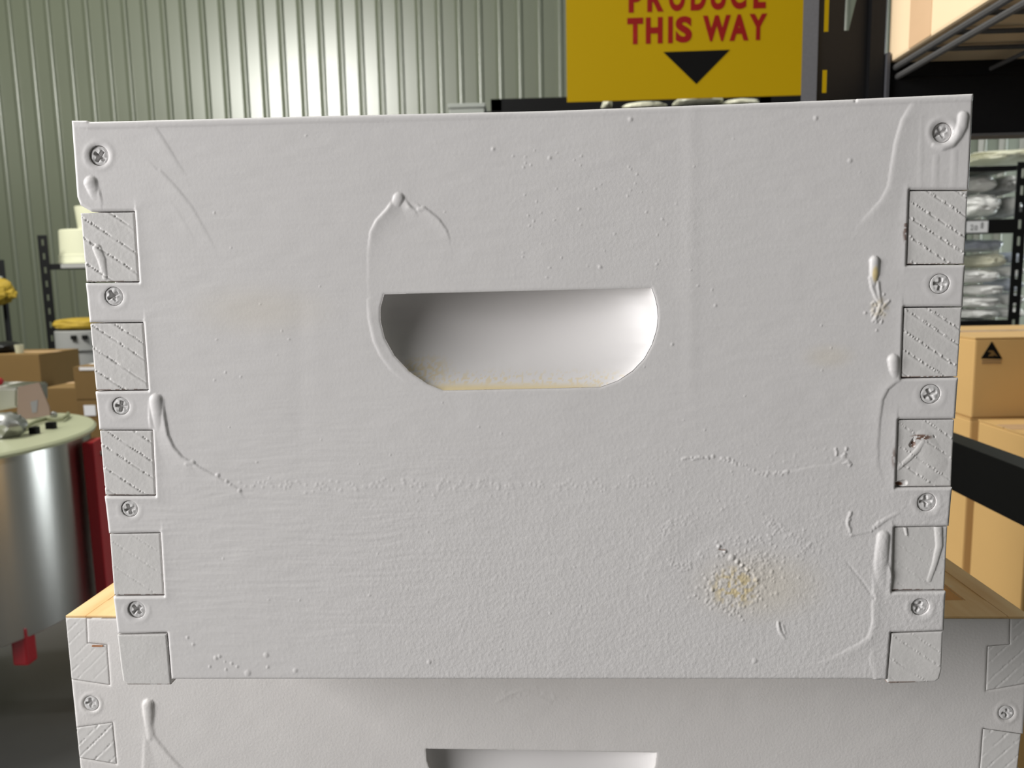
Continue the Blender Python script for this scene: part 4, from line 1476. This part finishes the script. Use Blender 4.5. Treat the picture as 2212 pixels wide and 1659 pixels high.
# motor housing on the lid
cb0 = atz(38, 905, ZL + .004)
YM = cb0[1]
pm = lambda px, py: (lambda q: (q[0] - CX, q[2]))(aty(px, py, YM))
pts = [pm(37, 909), pm(108, 897), pm(106, 880), pm(84, 826), pm(38, 836)]
prism('control_panel', pts, YM - CY, YM - CY + .004, M_STEEL_REFL, ex)
pe = [pm(66, 868), pm(82, 864), pm(80, 890), pm(70, 892)]
prism('panel_badge', pe, YM - CY - .001, YM - CY, M_GREYPRINT, ex)
pts = [pm(-70, 900), pm(36, 880), pm(36, 838), pm(-70, 838)]
prism('motor_cover', pts, YM - CY + .0, YM - CY + .16, M_STEEL, ex, .006)
px0 = atz(12, 925, ZL + .03)
bm = bmesh.new()
bmesh.ops.create_icosphere(bm, subdivisions=3, radius=.045)
for v in bm.verts:
    v.co += v.co.normalized() * .012 * mnoise.noise(v.co * 60)
    v.co.z *= .8
from_bm('gearbox', bm, M_STEEL_R, ex, (px0[0] - CX, px0[1] - CY + .01, ZL + .035), smooth=True)
bm = bmesh.new()
bmesh.ops.create_uvsphere(bm, u_segments=16, v_segments=10, radius=.012)
rk_ = aty(-1, 824, YM + .03)
from_bm('red_knob', bm, M_REDP, ex, (rk_[0] - CX, YM + .03 - CY, rk_[2]), smooth=True)
for (p0, p1, q0, q1) in ((61, 79, 921, 941), (97, 116, 911, 930)):
    c0 = atz((p0 + p1) / 2, q1 - 2, ZL + .002)
    s = c0[1] - CAM[1]
    wv = (p1 - p0) / F * s
    box('lid_clamp', c0[0] - CX - wv / 2, c0[0] - CX + wv / 2, c0[1] - CY, c0[1] - CY + .02, ZL - .002, ZL + (q1 - q0) / F * s * .92, M_INK, ex, .003)
arc = [atz(px, py, ZL + .012) for px, py in ((-20, 938), (20, 938), (45, 928), (75, 912), (100, 905), (118, 906), (135, 905), (146, 898), (147, 893))]
tube('lid_tube', [(p[0] - CX, p[1] - CY, p[2]) for p in arc], .006, M_GASKET, ex)
q0 = atz(116, 896, ZL + .012)
bm = bmesh.new()
bmesh.ops.create_uvsphere(bm, u_segments=14, v_segments=8, radius=.011)
from_bm('wing_nut', bm, M_STEEL_R, ex, (q0[0] - CX, q0[1] - CY, q0[2]), smooth=True)

# ================================================================== LEFT RACK AND WHAT STANDS ROUND IT
YK = 4.7
kx = lambda px, py=600: aty(px, py, YK)[0]
kz = lambda py, px=150: aty(px, py, YK)[2]
lr = thing('shelving_rack', 'black slotted rack with pails against the ribbed wall, left background', 'rack', (0, 0, 0))
xk0 = kx(94, 650)
wk = .065
zk = kz(508, 95)
slotted_post('post', xk0, xk0 + wk, YK, 0, zk, lr, .09, .04)
slotted_post('post', xk0 + .78, xk0 + .78 + wk, YK, 0, zk, lr, .09, .04)
slotted_post('post', kx(172, 640), kx(172, 640) + .05, YK + .5, 0, zk, lr, .09, .04)
slotted_post('post', xk0 + .02, xk0 + .07, YK + .5, 0, zk, lr, .09, .04)
for pa, pb in ((569, 582), (712, 724)):
    box('shelf_beam', xk0 + wk * .6, xk0 + .78, YK + .003, YK + .024, kz(pb), kz(pa), M_BLACK, lr, .002)
    box('shelf_board', xk0 + wk, xk0 + .78, YK + .03, YK + .5, kz(pa) - .02, kz(pa) - .003, M_GREYBOX, lr)
box('back_brace', xk0 + wk, xk0 + .78, YK + .48, YK + .5, kz(644), kz(636), M_BLACK, lr)
box('top_brace', xk0 + wk, xk0 + .3, YK + .48, YK + .5, kz(516), kz(509), M_BLACK, lr)
box('shelf_edge_strip', kx(132, 575), xk0 + .78, YK - .004, YK + .002, kz(579), kz(570), M_APPL, lr)


def pail(px0, px1, py0, py1, y, label, m=M_PAIL):
    x0, x1, z0, z1 = wbox(px0, px1, py0, py1, y)
    r, h = (x1 - x0) / 2, z1 - z0
    p = thing('pail', label, 'pail', ((x0 + x1) / 2, y + r * .0, z0), 0)
    lathe('body', [(0, 0), (r * .9, 0), (r * .92, .004), (r, h * .88), (r, h * .92)], m, p, 40)
    lathe('lid', [(r * 1.03, h * .86), (r * 1.05, h * .88), (r * 1.05, h * .97), (r * 1.0, h), (r * .9, h * .985), (0, h * .985)], m, p, 40)
    return p


x0, x1, z0, z1 = wbox(126, 222, 495, 567, YK + .2)
pl = thing('pail', 'upturned cream pail on the top shelf of the left rack', 'pail', ((x0 + x1) / 2, YK + .26, kz(569) - .0025), 0)
r_, h_ = (x1 - x0) / 2, z1 - z0 + .0
h_ = z1 - (kz(569) - .0025)
lathe('body', [(r_ * .98, .03), (r_ * .97, h_ * .3), (r_ * .94, h_ * .97), (r_ * .9, h_), (0, h_)], M_PAIL, pl, 40)
lathe('rim', [(r_ * .97, .0), (r_ * 1.03, .0), (r_ * 1.03, .03), (r_ * 1.01, .04), (r_ * 1.01, h_ * .27), (r_ * .97, h_ * .29)], M_PAIL, pl, 40)
x0, x1, z0, z1 = wbox(160, 240, 445, 495, YK + .2)
h2 = z1 - (kz(569) - .003 + h_)
p2 = thing('pail', 'second cream pail standing on top of the upturned pail', 'pail', (x0 + (x1 - x0) / 2, YK + .26, kz(569) - .0022 + h_), 0)
r2 = (x1 - x0) / 2
lathe('body', [(0, 0), (r2 * .92, 0), (r2, h2 * .95), (r2, h2), (r2 * .97, h2), (0, h2 * .97)], M_PAIL, p2, 40)
# yellow cover and white appliance on the second shelf
zsh2 = kz(712) - .003
x0, x1, z0, z1 = wbox(148, 240, 712, 745, YK + .1)
x0, x1, z0, z1 = wbox(146, 240, 711, 832, YK - .2)
ap = thing('honey_tank', 'white tank with black knobs in front of the left rack, under the yellow cover', 'tank', ((x0 + x1) / 2, YK - .24, 0))
hw = (x1 - x0) / 2
lathe('tank_body', [(0, 0), (hw * .75, 0), (hw * .78, .01), (hw * .93, z1 - .19), (hw * .93, z1 - .12)], M_APPL, ap, 40)
lathe('tank_collar', [(hw * .9, z1 - .125), (hw, z1 - .12), (hw, z1 - .004), (hw * .97, z1), (0, z1)], M_APPL, ap, 40)
for pk in (168, 187):
    b = aty(pk, 728, YK - .2 - hw)
    bx_ = b[0] - (x0 + x1) / 2
    by_ = -math.sqrt(max(hw * hw - bx_ * bx_, 0))
    box('knob', bx_ - .014, bx_ + .014, by_ - .018, by_ + .006, b[2] - .013, b[2] + .013, M_INK, ap, .004)
x0, x1, z0_, z1_ = wbox(130, 236, 683, 711, YK - .2)
o, lo = blob('folded_cloth', ((x0 + x1) / 2, YK - .2, 0), (x1 - x0) / 2, .15, (z1_ - z0_) / 2, M_YCLOTH, None, 77, .08, 4, 3.5)
o.location.z = z1 - lo + .0005
tag(o, 'yellow cloth cover folded on top of the white tank', 'cloth')

# white jerrycan/pail below and cartons
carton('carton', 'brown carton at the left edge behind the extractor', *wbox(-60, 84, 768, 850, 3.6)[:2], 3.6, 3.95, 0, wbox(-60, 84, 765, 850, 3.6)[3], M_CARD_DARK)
b = wbox(86.5, 114, 759, 850, 4.05)
bo = thing('display_board', 'pale greenish board standing on edge beside the brown carton', 'board', ((b[0] + b[1]) / 2, 3.97, 0))
box('board', (b[0] - b[1]) / 2, (b[1] - b[0]) / 2, 0, .2, 0, b[3], M_GREYBOX, bo, .004)
box('cleat', (b[0] - b[1]) / 2 + .004, (b[1] - b[0]) / 2 - .004, -.012, .0, .2, b[3] - .02, M_LID, bo, .003)
b = wbox(94, 171, 838, 910, 3.3)
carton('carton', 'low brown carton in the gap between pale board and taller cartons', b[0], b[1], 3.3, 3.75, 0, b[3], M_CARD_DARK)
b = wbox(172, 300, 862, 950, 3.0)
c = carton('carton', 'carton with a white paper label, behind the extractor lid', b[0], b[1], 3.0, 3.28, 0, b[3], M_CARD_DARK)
cw = (b[0] + b[1]) / 2
l = wbox(183, 206, 875, 898, 3.0)
box('paper_label', l[0] - cw, l[1] - cw, -.142, -.1403, l[2], l[3], M_PAPER, c)
b2 = wbox(172, 300, 790, 862, 3.0)
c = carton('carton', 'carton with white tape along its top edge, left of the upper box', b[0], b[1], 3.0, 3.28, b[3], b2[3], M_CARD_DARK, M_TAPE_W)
l = wbox(172, 300, 790, 800, 3.0)
box('edge_tape', l[0] - cw, l[1] - cw, -.142, -.1405, l[2] - b[3], l[3] - b[3] - .002, M_TAPE_W, c)
# white pail on the floor behind
b = wbox(158, 215, 760, 840, 4.2)
# dark bag and cup on the brown carton
b = wbox(-40, 34, 740, 766, 3.75)
zc_ = wbox(-60, 84, 765, 850, 3.6)[3]
o, lo = blob('dark_bag', ((b[0] + b[1]) / 2, 3.76, 0), (b[1] - b[0]) / 2, .09, (b[3] - b[2]) / 2, M_BLACK, None, 5, .1, 3)
o.location.z = zc_ - lo - .002
tag(o, 'black bag on the brown carton at the left edge', 'bag')
b = wbox(34, 50, 751, 765, 3.70)
cu_ = thing('cup', 'small pale cup on the brown carton beside the black bag', 'cup', ((b[0] + b[1]) / 2, 3.70, zc_ - .0003))
rc = (b[1] - b[0]) / 2
lathe('cup_body', [(0, 0), (rc * .8, 0), (rc, .045), (rc * .94, .045), (rc * .75, .004), (0, .004)], M_PAIL, cu_, 20)
# yellow jacket hanging at the far left
b = wbox(-60, 29, 596, 662, 5.2)
o, lo = blob('hanging_jacket', ((b[0] + b[1]) / 2, 5.205, (b[2] + b[3]) / 2), (b[1] - b[0]) / 2, .08, (b[3] - b[2]) / 2, M_YCLOTH, None, 9, .22, 4, 2.2)
hk = thing('coat_stand', 'grey coat stand holding the yellow jacket, left edge', 'stand', ((b[0] + b[1]) / 2, 5.32, 0))
lathe('pole', [(0, 0), (.16, 0), (.16, .02), (.02, .04), (.02, 1.5), (0, 1.5)], M_BLACK, hk, 20)
box('hook', -.012, .012, -.034, .0, 1.36, 1.38, M_GREYBOX, hk)
tag(o, 'yellow jacket hanging at the left edge before the ribbed wall', 'jacket')
